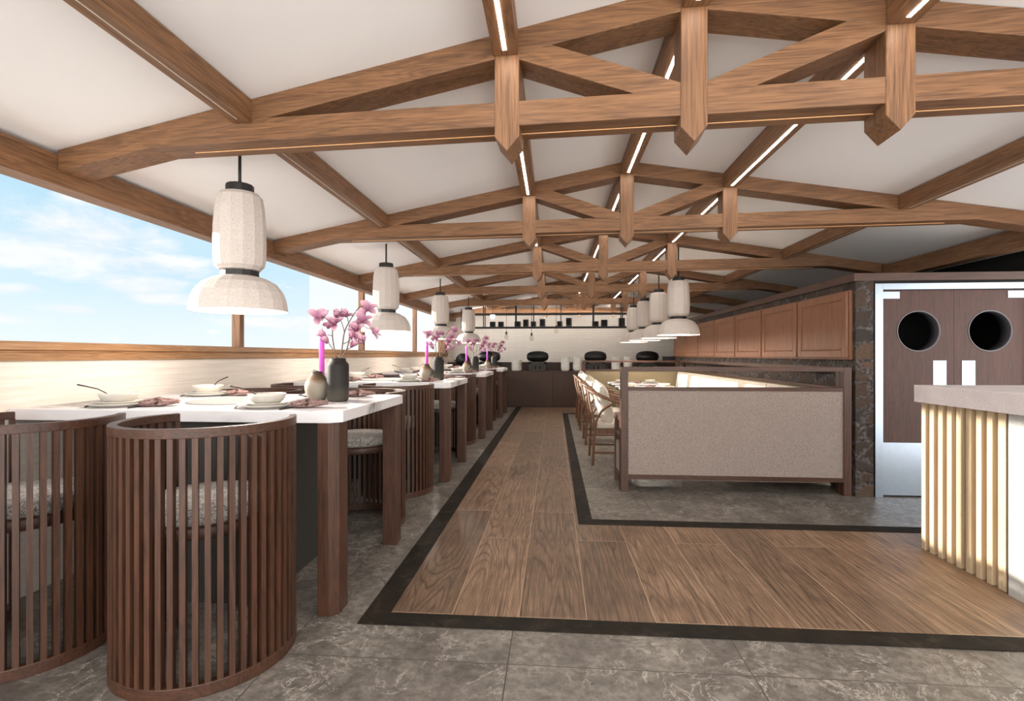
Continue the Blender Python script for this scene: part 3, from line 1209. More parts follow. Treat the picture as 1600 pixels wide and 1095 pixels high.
def P(zx, zy, y=0.0):
    return ((zx - 330) / 1480, y, (640 - zy) / 1480)


BR = [
    ('left branch', [[(345, 780, 0), (315, 640, 0.0), (296, 520, -0.01), (290, 430, -0.02), (300, 330, -0.02), (262, 300, -0.03), (205, 265, -0.05)],
                     [(292, 560, -0.01), (272, 520, -0.03), (266, 480, -0.04)], [(291, 440, -0.02), (262, 430, -0.04)], [(270, 345, -0.02), (240, 335, 0.0)]],
     [('open', 175, 250, -0.06, -0.9, 0.1), ('half', 205, 255, -0.03, 0.2, -0.3), ('half', 250, 425, -0.045, -0.8, 0.2), ('half', 262, 480, -0.045, -0.5, -0.4),
      ('bud', 236, 345, 0.0, -0.3, 0), ('bud', 215, 312, -0.04, -1.4, 0), ('open', 312, 310, -0.02, 0.5, 0.5)]),
    ('tall middle branch', [[(330, 790, 0.01), (345, 640, 0.015), (360, 530, 0.02), (382, 400, 0.01), (430, 320, 0.0), (520, 190, -0.01), (580, 172, -0.03), (605, 175, -0.03)],
                            [(382, 395, 0.01), (345, 300, 0.03), (300, 252, 0.03)], [(428, 322, 0.0), (404, 255, 0.02), (385, 240, 0.02)],
                            [(370, 510, 0.02), (415, 480, 0.05), (440, 440, 0.06)], [(540, 185, -0.01), (590, 150, 0.0)]],
     [('open', 622, 180, -0.03, 0.7, 0.2), ('bud', 588, 155, 0.0, 0.2, 0), ('half', 293, 245, 0.03, -0.4, 0.3), ('half', 300, 255, 0.06, 0.3, 0.8), ('open', 382, 238, 0.02, 0.0, 0.35),
      ('half', 560, 260, -0.02, 0.3, 0.1), ('half', 440, 440, 0.06, 0.4, 0.2)]),
    ('right branch', [[(320, 785, -0.01), (375, 640, -0.02), (390, 610, -0.02), (430, 570, -0.03), (450, 490, -0.03), (456, 400, -0.02), (436, 330, -0.01), (480, 312, 0.0), (560, 290, -0.02)],
                      [(440, 560, -0.03), (500, 535, -0.05), (560, 480, -0.06)], [(452, 430, -0.02), (478, 430, -0.05)], [(448, 500, -0.03), (490, 505, -0.06)],
                      [(530, 300, -0.02), (600, 370, -0.03), (655, 380, -0.03)], [(520, 302, -0.01), (530, 350, -0.04)]],
     [('open', 575, 285, -0.03, 0.6, 0.1), ('half', 580, 240, -0.01, 0.3, -0.2), ('open', 530, 365, -0.05, 0.5, 0.6), ('half', 500, 310, 0.02, -0.6, 0.2), ('open', 665, 390, -0.03, 0.8, 0.3),
      ('half', 488, 440, -0.06, -0.2, 0.5), ('half', 492, 515, -0.07, 0.3, 0.5), ('half', 575, 480, -0.06, 0.9, 0.2), ('half', 540, 330, 0.03, -0.2, -0.3)]),
]


def smooth_path(pts, it=2):
    pts = [Vector(p) for p in pts]
    for _ in range(it):
        q = [pts[0]]
        for a, c in zip(pts, pts[1:]):
            q += [a * 0.75 + c * 0.25, a * 0.25 + c * 0.75]
        q.append(pts[-1])
        pts = q
    return pts


def make_branch(name, stems, blooms, label, seed):
    t = thing('magnolia_branch', label, 'flower branch', (0, 0, 0), 0, 'magnolia branches in the tall vases')
    m = MB()
    for si, st in enumerate(stems):
        pts = smooth_path([P(*p) for p in st])
        n = len(pts)
        r0, r1 = (0.005, 0.0022) if si == 0 else (0.0026, 0.0018)
        m.tube(pts, [r0 + (r1 - r0) * i / (n - 1) for i in range(n)], 6)
    m.build('stem', M_twig, t)
    r_ = random.Random(seed)
    for (kind, zx, zy, y, lean, tip) in blooms:
        o = bpy.data.objects.new('flower', r_.choice(BLOOM[kind]))
        C.objects.link(o)
        o.parent = t
        p = P(zx, zy, y)
        o.location = (p[0], p[1], p[2] - 0.02)
        o.rotation_euler = (-tip, lean, r_.uniform(0, 6))
        o.rotation_mode = 'XYZ'
        s = r_.uniform(0.74, 0.92)
        o.scale = (s, s, s)
    return t


VB = [(0.001, 0.0), (0.036, 0.0), (0.044, 0.006), (0.062, 0.035), (0.072, 0.07), (0.073, 0.095), (0.066, 0.12), (0.05, 0.145), (0.036, 0.162), (0.032, 0.172), (0.034, 0.18),
      (0.030, 0.181), (0.027, 0.172), (0.03, 0.16), (0.055, 0.11), (0.05, 0.03), (0.001, 0.02)]
VD = [(0.001, 0.0), (0.05, 0.0), (0.058, 0.006), (0.0635, 0.022), (0.065, 0.12), (0.065, 0.218), (0.063, 0.227), (0.051, 0.242), (0.047, 0.248), (0.048, 0.262),
      (0.043, 0.263), (0.040, 0.25), (0.055, 0.21), (0.056, 0.03), (0.001, 0.02)]
vb0 = vd0 = cd0 = None
brs = []
for i in range(4):
    o_ = (TBX, TBY[i])
    on = 'on the %s marble table' % ORD[i]
    pb, pd, pc = (o_[0] + 0.474, o_[1] + 0.03, TZ), (o_[0] + 0.619, o_[1], TZ), (o_[0] + 0.452, o_[1] + 0.145, TZ)
    lb, ld, lc = 'squat vase with brown shoulder ' + on, 'tall charcoal vase ' + on, 'tall magenta taper candle ' + on
    if vb0 is None:
        vb0 = lathe_obj('squat_vase', VB, M_vase_b, lb, 'vase', 'squat brown vases')
        vd0 = lathe_obj('tall_vase', VD, M_vase_d, ld, 'vase', 'tall charcoal vases')
        vb0.location, vd0.location = pb, pd
        cd0 = thing('taper_candle', lc, 'candle', pc, 0, 'magenta candles')
        m = MB()
        m.lathe([(0.001, 0.012), (0.0165, 0.012), (0.0165, 0.40), (0.0160, 0.432), (0.0125, 0.437), (0.001, 0.434)], 20)
        m.build('wax', M_candle, cd0)
        m = MB()
        m.tube([(0, 0, 0.43), (0.001, 0, 0.447), (0.003, 0, 0.455)], 0.0012, 6)
        m.build('wick', M_wick, cd0)
        m = MB()
        m.lathe([(0.001, 0.0), (0.036, 0.0), (0.038, 0.004), (0.024, 0.012), (0.022, 0.07), (0.025, 0.09), (0.022, 0.09), (0.0185, 0.07), (0.0185, 0.012), (0.001, 0.011)], 24)
        m.build('candle_holder', M_ware, cd0)
        for bi, (nm, st, bl) in enumerate(BR):
            t = make_branch(nm, st, bl, '%s of pink magnolia %s' % (nm, on), 11 + bi)
            t.location = (pd[0], pd[1], TZ + 0.262)
            brs.append(t)
    else:
        mesh_dup(vb0, pb, (0, 0, 1.0 * i), lb)
        mesh_dup(vd0, pd, (0, 0, 0), ld)
        dup(cd0, pc, 0, lc)
        for bi, t in enumerate(brs):
            dup(t, (pd[0], pd[1], TZ + 0.262), 0, '%s of pink magnolia %s' % (BR[bi][0], on))


# ================================================================== PENDANT LAMPS
def make_pendant(label, loc, top):
    t = thing('pendant_lamp', label, 'pendant lamp', loc, 0, 'two-tier white fabric pendant lamps')
    m = MB()
    m.tube([(0, 0, 0.74), (0, 0, top)], 0.0095, 10, smooth=True)
    m.build('rod', M_black, t)
    N = 14
    m = MB()
    m.lathe([(0.001, 0.72), (0.080, 0.72), (0.080, 0.772), (0.076, 0.778), (0.001, 0.778)], N, smooth=False)
    m.build('top_cap', M_black, t)
    m = MB()
    m.lathe([(0.095, 0.245), (0.125, 0.252), (0.148, 0.275), (0.157, 0.31), (0.160, 0.40), (0.158, 0.52), (0.150, 0.63), (0.138, 0.700), (0.118, 0.722), (0.08, 0.724),
             (0.08, 0.718), (0.11, 0.715), (0.13, 0.69), (0.15, 0.5), (0.15, 0.32), (0.12, 0.262), (0.095, 0.25)], N, smooth=False)
    bmesh.ops.scale(m.b, verts=m.b.verts, vec=(0.94, 0.94, 1))
    m.build('upper_shade', M_linen, t)
    m = MB()
    m.lathe([(0.09, 0.212), (0.108, 0.212), (0.108, 0.246), (0.09, 0.246)], N, smooth=False)
    m.build('band', M_black, t)
    m = MB()
    m.lathe([(0.092, 0.215), (0.115, 0.213), (0.16, 0.200), (0.220, 0.168), (0.261, 0.115), (0.28, 0.065), (0.289, 0.0), (0.284, 0.0), (0.275, 0.06), (0.255, 0.11),
             (0.214, 0.16), (0.158, 0.192), (0.092, 0.206)], 20, smooth=False)
    bmesh.ops.scale(m.b, verts=m.b.verts, vec=(0.965, 0.965, 1))
    m.build('lower_shade', M_linen, t)
    m = MB()
    m.sphere((0, 0, 0.12), 0.045)
    m.tube([(0, 0, 0.16), (0, 0, 0.215)], 0.02, 10)
    m.build('bulb', M_bulb, t)
    ld_ = bpy.data.lights.new('lamp_light', 'POINT')
    ld_.energy = PEND_W
    ld_.shadow_soft_size = 0.05
    ld_.color = (1.0, 0.91, 0.80)
    lo = bpy.data.objects.new('lamp_light', ld_)
    C.objects.link(lo)
    lo.parent = t
    lo.location = (0, 0, 0.045)
    return t


PEND_W = 11.0
pl0 = make_pendant('nearest white fabric pendant lamp over the left marble tables', (-1.935, 3.095, 1.572), zc(-1.935) - 1.572 + 0.01)
for i in range(1, 4):
    dup(pl0, (-1.935 + 0.02 * i, 3.095 + 2.77 * i, 1.572), 0, '%s white fabric pendant lamp in the left row' % ORD[i])
pr0 = make_pendant('nearest white fabric pendant lamp over the booth tables', (1.66, 7.2, 1.572), zc(1.66) - 1.572 + 0.01)
for i in range(1, 4):
    dup(pr0, (1.66, 7.2 + 1.32 * i, 1.572), 0, '%s white fabric pendant lamp over the booth' % ORD[i])

# ================================================================== BOOTH: partitions, banquettes, tables, chairs
def partition(label, loc, ln, axis, panel=M_panel, legs=True):
    t = thing('booth_partition', label, 'partition', loc, 0 if axis == 'x' else R(90), 'walnut framed booth partitions')
    th = 0.07
    for x in (0, ln):
        m = MB()
        xx = (0, 0.07) if x == 0 else (ln - 0.07, ln)
        m.box(xx[0], xx[1], 0, th, 0, 1.19)
        m.build('post', M_wal_z, t, bevel=0.003)
    for (za, zb_, nm) in ((1.148, 1.19, 'top_rail'), (0.965, 0.998, 'middle_rail'), (0.125, 0.165, 'bottom_rail')):
        m = MB()
        m.box(0.07, ln - 0.07, 0.002, th - 0.002, za, zb_)
        m.build(nm, M_wal_x, t, bevel=0.002)
    m = MB()
    m.box(0.07, ln - 0.07, 0.012, th - 0.012, 0.165, 0.965)
    m.build('fabric_panel', panel, t)
    return t


partition('low booth partition in front, taupe woven panel in walnut frame', (0.633, 5.07, 0), 2.10, 'x')
partition('low booth partition at the far end of the booth', (0.60, 11.40, 0), 2.13, 'x', M_panelw)
partition('long low booth partition along the dark stone wall', (2.735, 5.15, 0), 6.24, 'y', M_panelw)

bq = thing('banquette', 'short walnut and taupe banquette behind the front partition', 'bench', (0.645, 5.15, 0), 0)
m = MB()
m.box(0.0, 1.94, 0.0, 0.44, 0.10, 0.42)
m.box(0.0, 1.94, 0.0, 0.05, 0.42, 0.98)
m.build('base', M_panel, bq, bevel=0.004)
m = MB()
m.box(0.06, 1.92, 0.05, 0.45, 0.42, 0.50)
m.build('seat', M_cushion, bq, bevel=0.02)
m = MB()
m.box(-0.012, 0.045, 0.0, 0.46, 0.66, 0.70)
m.box(-0.012, 0.045, 0.41, 0.46, 0.0, 0.66)
m.box(-0.012, 0.045, 0.0, 0.40, 0.10, 0.14)
m.box(-0.012, 0.045, 0.0, 0.05, 0.0, 0.66)
m.box(-0.012, 0.045, 0.05, 0.41, 0.50, 0.53)
m.build('arm_frame', M_wal_z, bq, bevel=0.003)
bq2 = thing('banquette', 'long cream banquette against the dark stone wall', 'bench', (2.10, 5.75, 0), 0)
m = MB()
m.box(0.0, 0.55, 0.0, 5.60, 0.0, 0.40)
m.build('base', M_wal_y, bq2, bevel=0.004)
m = MB()
m.box(-0.02, 0.44, 0.0, 5.60, 0.40, 0.49)
m.build('seat', M_cushion, bq2, bevel=0.02)
for q in range(6):
    m = MB()
    m.prism([(0.43, 0.49), (0.55, 0.49), (0.55, 0.955), (0.50, 0.955)], 'y', 0.006 + q * 0.933, 0.933 * (q + 1) - 0.006)
    m.build('back_cushion', M_cushion, bq2, bevel=0.015)


def make_booth_table(label):
    t = thing('booth_table', label, 'table', (0, 0, 0), 0, 'stone-topped tables in the booth')
    m = MB()
    m.box(-0.50, 0.52, -0.36, 0.36, 0.725, 0.75)
    m.build('tabletop', M_marble, t, bevel=0.004)
    m = MB()
    m.box(-0.50, 0.52, -0.36, 0.36, 0.70, 0.7245)
    m.build('table_edge', M_pedestal, t, bevel=0.002)
    m = MB()
    m.lathe([(0.001, 0), (0.25, 0), (0.25, 0.015), (0.04, 0.03), (0.04, 0.70), (0.001, 0.70)], 24)
    m.build('pedestal', M_black, t)
    return t


BTY = [6.55, 7.93, 9.25, 10.62]
BTX = 1.60
bt0 = None
for i in range(4):
    lab = '%s stone-topped table inside the booth' % ORD[i]
    if bt0 is None:
        bt0 = make_booth_table(lab)
        bt0.location = (BTX, BTY[i], 0)
    else:
        dup(bt0, (BTX, BTY[i], 0), 0, lab)
    for (dx, nm) in ((-0.28, 'aisle-side'), (0.30, 'wall-side')):
        mesh_dup(p0, (BTX + dx, BTY[i], 0.75), (0, 0, 0), 'dinner plate at the %s place of the %s booth table' % (nm, ORD[i]), 'dinner plates in the booth')
        mesh_dup(w0, (BTX + dx, BTY[i], 0.758), (0, 0, 0), 'soup bowl at the %s place of the %s booth table' % (nm, ORD[i]), 'soup bowls in the booth')
    dup(nk0, (BTX + 0.02, BTY[i] - 0.2, 0.75), 0.6, 'mauve napkin on the %s booth table' % ORD[i], 'napkins in the booth')


def make_armchair(label):
    t = thing('horseshoe_chair', label, 'chair', (0, 0, 0), 0, 'bentwood horseshoe chairs along the booth')
    # faces +x
    m = MB()
    half = [(0.30, 0.30, 0.68), (0.20, 0.315, 0.70), (0.05, 0.325, 0.735), (-0.12, 0.31, 0.79), (-0.26, 0.24, 0.85), (-0.325, 0.12, 0.885), (-0.34, 0.0, 0.895)]
    pts = half + [(x, -y, z) for (x, y, z) in reversed(half[:-1])]
    pts = smooth_path(pts, 2)
    m.tube(pts, 0.0185, 10, flat=1.25)
    m.build('arm_rail', M_chairw, t)
    for s in (-1, 1):
        m = MB()
        m.tube(smooth_path([(-0.28, s * 0.305, 0.0), (-0.27, s * 0.30, 0.25), (-0.255, s * 0.30, 0.45), (-0.235, s * 0.305, 0.56), (-0.16, s * 0.312, 0.67), (-0.05, s * 0.32, 0.73)]), 0.0165, 8)
        m.build('leg', M_chairw, t)
        m = MB()
        m.tube(smooth_path([(-0.255, s * 0.29, 0.42), (-0.27, s * 0.27, 0.56), (-0.31, s * 0.20, 0.72), (-0.325, s * 0.135, 0.88)]), 0.0135, 8)
        m.build('back_post', M_chairw, t)
        m = MB()
        m.tube(smooth_path([(0.25, s * 0.29, 0.0), (0.25, s * 0.285, 0.30), (0.25, s * 0.29, 0.50), (0.245, s * 0.305, 0.69)]), 0.0155, 8)
        m.build('leg', M_chairw, t)
        m = MB()
        m.tube([(-0.27, s * 0.30, 0.15 + 0.0), (0.25, s * 0.287, 0.15)], 0.0125, 8)
        m.build('stretcher', M_chairw, t)
    m = MB()
    m.tube([(-0.262, -0.30, 0.24), (-0.262, 0.30, 0.24)], 0.0115, 8)
    m.build('stretcher', M_chairw, t)
    m = MB()
    m.tube([(0.25, -0.287, 0.22), (0.25, 0.287, 0.22)], 0.0115, 8)
    m.build('stretcher', M_chairw, t)
    m = MB()
    m.box(-0.265, 0.26, -0.295, 0.295, 0.375, 0.43)
    m.build('seat_frame', M_chairw, t, bevel=0.006)
    m = MB()
    m.box(-0.25, 0.27, -0.285, 0.285, 0.43, 0.495)
    m.build('seat_cushion', M_cushion, t, bevel=0.022, seg=4)
    return t


def pillow_mesh():
    m = MB()
    n = 14
    sz, th = 0.25, 0.085
    front, back = [], []
    for i in range(n + 1):
        fr, bk = [], []
        for j in range(n + 1):
            u, v = i / n * 2 - 1, j / n * 2 - 1
            pin = 1 - 0.10 * (1 - abs(u) ** 3) * (abs(v) ** 4) - 0.10 * (1 - abs(v) ** 3) * (abs(u) ** 4)
            y, z = u * sz * pin, v * sz * pin
            d = th * max(0.0, (1 - u ** 4)) ** 0.5 * max(0.0, (1 - v ** 4)) ** 0.5
            d *= 1 + 0.08 * math.sin(9 * u + 3 * v) * math.cos(5 * v)
            fr.append(m.b.verts.new((d, y, z)))
            bk.append(m.b.verts.new((-d, y, z)))
        front.append(fr)
        back.append(bk)
    for g, fl in ((front, False), (back, True)):
        for i in range(n):
            for j in range(n):
                q = (g[i][j], g[i + 1][j], g[i + 1][j + 1], g[i][j + 1])
                f = m.b.faces.new(q if not fl else tuple(reversed(q)))
                f.smooth = True
    bmesh.ops.remove_doubles(m.b, verts=m.b.verts, dist=1e-5)
    return m


CHY = [6.56, 7.96, 9.45, 10.62]
hc0 = pw0 = None
for i in range(4):
    lab = '%s bentwood horseshoe chair on the aisle side of the booth' % ORD[i]
    lpil = 'cream pillow on the %s horseshoe chair' % ORD[i]
    cx = 0.735
    if hc0 is None:
        hc0 = make_armchair(lab)
        hc0.location = (cx, CHY[i], 0)
        pw0 = tag(pillow_mesh().build('throw_pillow', M_cushion), lpil, 'pillow', 'cream pillows on the horseshoe chairs')
        pw0.location = (cx - 0.135, CHY[i], 0.725)
        pw0.rotation_euler = (0.12, -0.27, 0)
    else:
        dup(hc0, (cx, CHY[i], 0), 0, lab)
        mesh_dup(pw0, (cx - 0.135, CHY[i], 0.725), (0.12 + 0.1 * (i % 2), -0.27, 0), lpil)

# ================================================================== WALL CABINETS
cb0 = None
for i in range(7):
    lab = ['nearest wall cabinet, beside the stone corner', 'second wall cabinet from the stone corner', 'third wall cabinet from the stone corner',
           'fourth wall cabinet from the stone corner', 'fifth wall cabinet from the stone corner', 'sixth wall cabinet from the stone corner',
           'seventh and farthest wall cabinet, near the white brick wall'][i]
    y = 5.10 + 1.015 * i
    if cb0 is None:
        t = cb0 = thing('wall_cabinet', lab, 'cabinet', (KX, y, 1.26), 0, 'teak wall cabinets on the stone wall')
        m = MB()
        m.box(-0.03, -0.001, 0.004, 1.008, 0.0, 0.645)
        m.build('body', M_cab, t, bevel=0.002)
        m = MB()
        x0, x1 = -0.052, -0.03
        m.box(x0, x1, 0.02, 0.10, 0.02, 0.63)
        m.box(x0, x1, 0.915, 0.995, 0.02, 0.63)
        m.box(x0, x1, 0.10, 0.915, 0.02, 0.085)
        m.box(x0, x1, 0.10, 0.915, 0.565, 0.63)
        dr = m.build('door', M_cab, t, bevel=0.003)
        m = MB()
        m.box(-0.042, -0.03, 0.10, 0.915, 0.085, 0.565)
        m.quadstrip([[(-0.0425, 0.10, 0.085), (-0.0425, 0.915, 0.085), (-0.0425, 0.915, 0.565), (-0.0425, 0.10, 0.565)],
                     [(-0.049, 0.115, 0.10), (-0.049, 0.90, 0.10), (-0.049, 0.90, 0.55), (-0.049, 0.115, 0.55)],
                     [(-0.0425, 0.135, 0.12), (-0.0425, 0.88, 0.12), (-0.0425, 0.88, 0.53), (-0.0425, 0.135, 0.53)]])
        m.build('door_panel', M_cab, dr)
    else:
        dup(cb0, (KX, y, 1.26), 0, lab)

# ================================================================== SLATTED COUNTER, right front
ct = thing('reception_counter', 'slatted counter with thick grey stone top by the kitchen doors', 'counter', (2.45, 3.09, 0), 0)
m = MB()
m.box(2.43, 3.6, 1.3, 3.765, 0.985, 1.10)
m.build('stone_top', M_stonetop, ct, world=True, bevel=0.004)
m = MB()
m.box(2.50, 3.5, 1.5, 3.70, 0, 0.985)
m.build('body', M_slatback, ct, world=True)
n = 9
for q in range(n):
    m = MB()
    y = 3.105 + (3.715 - 3.105) * q / (n - 1)
    m.box(2.458, 2.50, y - 0.019, y + 0.019, 0.005, 0.984)
    if q == 0:
        m.box(2.458, 2.50, y - 0.019 - 0.012, y - 0.019, 0.005, 0.984)
    m.build('slat', M_slat, ct, world=True, bevel=0.002)
m = MB()
m.box(2.462, 2.50, 3.048, 3.068, 0.0, 0.985)
m.build('shadow_gap', M_black, ct, world=True)
m = MB()
m.box(2.448, 2.50, 1.5, 3.046, 0.0, 0.985)
m.build('stone_panel', M_terrazzo, ct, world=True, bevel=0.003)

# ================================================================== BACK COUNTER AND WHAT STANDS ON IT
bc = thing('buffet_counter', 'long dark walnut buffet counter before the white brick wall', 'counter', (-0.1, 13.1, 0), 0)
m = MB()
m.box(-2.84, 4.4, 13.12, 13.80, 0.0, 0.87)
m.build('body', M_counter, bc, world=True)
m = MB()
m.box(-2.84, 4.4, 13.10, 13.82, 0.87, 0.90)
m.build('worktop', M_counter, bc, world=True, bevel=0.003)
m = MB()
m.box(-2.84, 4.4, 13.825, YB - 0.004, 0.0, 1.115)
tag(m.build('buffet_ledge', M_counter, bevel=0.003), 'raised dark walnut ledge between the buffet counter and the brick wall', 'ledge')
for q in range(5):
    m = MB()
    x = -2.80 + q * 1.385
    m.box(x, x + 1.375, 13.106, 13.12, 0.03, 0.82)
    m.build('front_panel', M_counter, bc, world=True, bevel=0.002)


def make_grill(label):
    t = thing('egg_grill', label, 'grill', (0, 0, 0), 0, 'black egg-shaped table grills')
    m = MB()
    rings = []
    n = 24
    for i in range(17):
        a = PI * i / 16
        x = -math.cos(a) * 0.278
        r = 0.145 * max(0.0, math.sin(a)) ** 0.62
        r = max(r, 0.004)
        rings.append([(x, r * math.cos(2 * PI * j / n), 0.365 + r * 1.0 * math.sin(2 * PI * j / n)) for j in range(n)])
    m.quadstrip(rings, True, True, True, True)
    m.build('shell', M_grill, t)
    m = MB()
    rings = []
    for i in range(33):
        a = 2 * PI * i / 32
        sgn = lambda v, p: math.copysign(abs(v) ** p, v)
        rings.append([(sgn(math.cos(a), 0.8) * (0.281 + d1), sgn(math.sin(a), 0.8) * (0.142 + d1), 0.352 + d2) for (d1, d2) in ((0, -0.006), (0.006, -0.006), (0.006, 0.006), (0, 0.006))])
    m.quadstrip(rings, True)
    m.build('seam_band', M_black, t)
    m = MB()
    for s in (-1, 1):
        m.prism([(s * 0.20, 0.0), (s * 0.165, 0.0), (s * 0.155, 0.12), (s * 0.155, 0.23), (s * 0.235, 0.23)], 'y', -0.14, 0.14)
    m.box(-0.235, 0.235, -0.14, 0.14, 0.18, 0.235)
    m.box(-0.16, 0.16, -0.10, 0.12, 0.0, 0.18)
    m.build('stand', M_pedestal, t, bevel=0.004)
    for x in (-0.05, 0.06):
        m = MB()
        m.box(x - 0.022, x + 0.022, -0.112, -0.10, 0.05, 0.13)
        m.build('vent', M_dark, t)
    return t


CZ, CYB = 0.90, 13.42
GL = ['egg grill behind the farthest magnolia branches', 'egg grill between the plate stack and the bowl stacks', 'egg grill behind the far booth partition, left of two bowl stacks',
      'egg grill at the right end, near the wall cabinets']
g0 = None
for q, x in enumerate((-1.66, -0.423, 1.04, 2.33)):
    if g0 is None:
        g0 = make_grill(GL[0])
        g0.location = (x, CYB, CZ)
    else:
        dup(g0, (x, CYB, CZ), 0, GL[q])
kt = thing('kettle_grill', 'round black kettle grill at the window end of the buffet', 'grill', (-2.36, 13.45, CZ), 0)
m = MB()
m.sphere((0, 0, 0.27), 0.185, 28, 16)
m.build('shell', M_grill, kt)
m = MB()
m.lathe([(0.184, 0.255), (0.196, 0.258), (0.196, 0.27), (0.184, 0.273)], 28)
m.build('rim_band', M_black, kt)
for a in (0.6, 2.7, 4.7):
    m = MB()
    m.tube([(0.10 * math.cos(a), 0.10 * math.sin(a), 0.13), (0.15 * math.cos(a), 0.15 * math.sin(a), 0.0)], 0.012, 8)
    m.build('leg', M_black, kt)
m = MB()
m.box(-0.235, -0.19, -0.02, 0.02, 0.26, 0.28)
m.box(0.19, 0.235, -0.02, 0.02, 0.26, 0.28)
m.build('handle', M_black, kt)

# stacks of deep plates and bowls
DEEP = [(0.001, 0.006), (0.08, 0.0), (0.10, 0.004), (0.128, 0.03), (0.140, 0.052), (0.137, 0.054), (0.124, 0.034), (0.096, 0.010), (0.001, 0.010)]
TALLB = [(0.001, 0.005), (0.06, 0.0), (0.085, 0.012), (0.104, 0.045), (0.112, 0.095), (0.110, 0.11), (0.106, 0.11), (0.106, 0.092), (0.098, 0.048), (0.08, 0.02), (0.001, 0.012)]
dp0 = tb_0 = None
for q in range(6):
    lab = ['bottom', 'second', 'third', 'fourth', 'fifth', 'top'][q]
    lab = '%s deep plate of the wide stack on the buffet%s' % (lab, ', counted from below' if q in (1, 2, 3, 4) else '')
    loc = (-0.955, 13.35, CZ + q * 0.046)
    if dp0 is None:
        dp0 = lathe_obj('deep_plate', DEEP, M_bowlw, lab, 'plate', 'wide stack of deep plates on the buffet')
        dp0.location = loc
    else:
        mesh_dup(dp0, loc, (0, 0, q), lab)
SN = ['left of the pair before the far partition', 'right of the pair before the far partition', 'left of the pair behind the far partition', 'right of the pair behind the far partition']
for s_, x in enumerate((0.28, 0.58, 1.54, 1.84)):
    for q in range(5):
        tilt = (0.0, 0.10, 0.0) if q == 4 else (0, 0, 0)
        lab = '%s white bowl, bowl stack %s' % (['bottom', 'second', 'middle', 'fourth', 'top'][q], SN[s_])
        loc = (x, 13.35, CZ + q * 0.058 + (0.011 if q == 4 else 0))
        if tb_0 is None:
            tb_0 = lathe_obj('serving_bowl', TALLB, M_bowlw, lab, 'bowl', 'stacked bowls on the buffet', 28)
            tb_0.location = loc
        else:
            mesh_dup(tb_0, loc, tilt, lab)
m = MB()
m.lathe([(0.001, 0.0), (0.17, 0.0), (0.19, 0.02), (0.20, 0.15), (0.215, 0.16), (0.195, 0.155), (0.18, 0.025), (0.001, 0.01)], 32)
o = m.build('steel_basin', M_steelpan)
o.location = (3.03, 14.05, 1.115)
tag(o, 'grey metal basin at the right end of the buffet ledge', 'basin')
m = MB()
m.tube([(0, 0, 0), (-0.08, 0.0, 0.12), (-0.22, 0.0, 0.26)], [0.006, 0.007, 0.012], 8)
m.box(-0.02, 0.02, -0.02, 0.02, -0.002, 0.006)
o = m.build('grill_scoop', M_steelpan)
o.location = (2.62, 13.9, 1.117)
tag(o, 'pale long-handled scoop beside the rightmost egg grill', 'utensil')

# ================================================================== HANGING RACK
RX0, RX1 = -2.38, 2.35
RY0, RY1 = 13.30, 13.62
rk = thing('hanging_rack', 'long black metal rack hung before the white brick wall', 'rack', (0, RY0, 2.0), 0)
for (z, nm) in ((2.01, 'lower_rail'), (2.355, 'upper_rail')):
    for y in (RY0, RY1):
        m = MB()
        m.box(RX0, RX1, y - 0.014, y + 0.014, z - 0.018, z + 0.018)
        m.build(nm, M_black, rk, world=True)
m = MB()
m.box(RX0, RX1, RY0 + 0.014, RY1 - 0.014, 2.012, 2.024)
m.build('shelf', M_black, rk, world=True)
m = MB()
m.box(RX0 + 0.05, RX1 - 0.05, RY1 + 0.016, RY1 + 0.024, 2.345, 2.365)
m.build('light_strip', M_led, rk, world=True)  # added hidden strip, put in to brighten the brick wall
for x in (-2.37, -1.80, -0.98, -0.53, 0.17, 0.99, 1.70, 2.33):
    for y in (RY0, RY1):
        if x in (-0.53, 0.17) and y == RY0:
            continue
        m = MB()
        m.box(x - 0.012, x + 0.012, y - 0.012, y + 0.012, 1.995, zc(x) - 0.004)
        m.build('hanger', M_black, rk, world=True)
SZ = [('short', 0.14, 0.14), ('short', 0.14, 0.14), ('short', 0.155, 0.145), ('tall', 0.14, 0.19), ('short', 0.135, 0.14), ('tall', 0.145, 0.20), ('short', 0.135, 0.145), ('tall', 0.145, 0.225),
      ('short', 0.155, 0.135), ('tall', 0.155, 0.175), ('tall', 0.15, 0.215)]
CU = [-1.58, -1.365, -0.935, -0.725, -0.53, -0.30, 0.14, 0.37, 1.04, 1.26, 1.70]
CN = ['leftmost', 'second', 'third', 'fourth', 'fifth', 'sixth', 'seventh', 'eighth', 'ninth', 'tenth', 'eleventh']
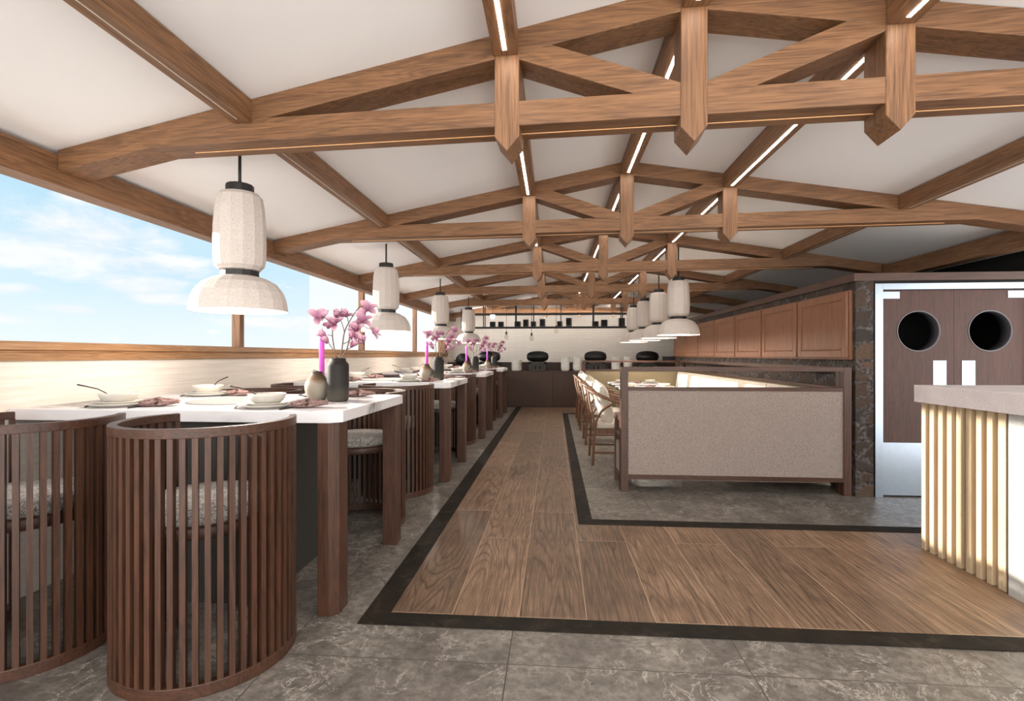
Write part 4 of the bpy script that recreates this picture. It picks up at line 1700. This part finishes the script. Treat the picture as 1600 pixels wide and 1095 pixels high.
for q, ((nm, wd, ht), x) in enumerate(zip(SZ, CU)):
    t = thing('glazed_canister', '%s dark square canister on the hanging rack%s' % (CN[q], ', counted from the left' if q else ''), 'canister', (x, RY0 + 0.16, 2.024), 0, 'dark canisters on the hanging rack')
    h = wd / 2
    m = MB()
    rings = []
    for (s, z) in ((0.9, 0), (1, 0.012), (1, ht), (0.86, ht), (0.86, 0.02)):
        rings.append([(-h * s, -h * s, z), (h * s, -h * s, z), (h * s, h * s, z), (-h * s, h * s, z)])
    m.quadstrip(rings, True, True, True)
    m.build('body', M_cont, t, bevel=0.004)
    m = MB()
    m.box(-h * 0.8, h * 0.55, -h - 0.002, -h, ht * 0.18, ht * 0.86)
    m.build('dark_window', M_dark, t)

bl0 = None
for q, (x, zb_) in enumerate(((-1.21, 1.70), (-0.57, 1.665), (0.05, 1.85))):
    lab = ['left', 'middle', 'right'][q]
    lab = ['clear filament bulb hanging leftmost below the rack', 'clear filament bulb hanging lowest, middle of three below the rack', 'clear filament bulb hanging close under the rack, right of three'][q]
    t = thing('filament_bulb', lab, 'light bulb', (x, RY0 - 0.05, zb_), 0, 'clear filament bulbs below the rack')
    m = MB()
    m.tube([(0, 0, 0.19), (0, 0, zc(x) - zb_ - 0.003)], 0.005, 6)
    m.build('cord', M_black, t)
    m = MB()
    m.lathe([(0.001, 0.125), (0.018, 0.125), (0.024, 0.14), (0.024, 0.185), (0.015, 0.20), (0.001, 0.20)], 14)
    m.build('socket', M_black, t)
    m = MB()
    m.lathe([(0.001, 0.0), (0.025, 0.004), (0.05, 0.025), (0.06, 0.055), (0.05, 0.09), (0.028, 0.115), (0.02, 0.128)], 20)
    m.build('glass', M_bulbglass, t)
    m = MB()
    for a in range(6):
        c, s = math.cos(a * PI / 3), math.sin(a * PI / 3)
        m.tube([(0.008 * c, 0.008 * s, 0.11), (0.026 * c, 0.026 * s, 0.075), (0.026 * c, 0.026 * s, 0.04), (0.006 * c, 0.006 * s, 0.03)], 0.0012, 4)
    m.build('filament', M_cutlery, t)
t = thing('globe_light', 'small lit white globe under the upper rail of the rack', 'light', (-1.58, RY0 + 0.12, 2.25), 0)
m = MB()
m.sphere((0, 0, 0.05), 0.065, 20, 12)
m.build('globe', emis('globe_glow', (1.0, 0.92, 0.82), 3.0), t)
m = MB()
m.tube([(0, 0, 0.11), (0, 0, zc(-1.58) - 2.25)], 0.006, 6)
m.build('cord', M_black, t)
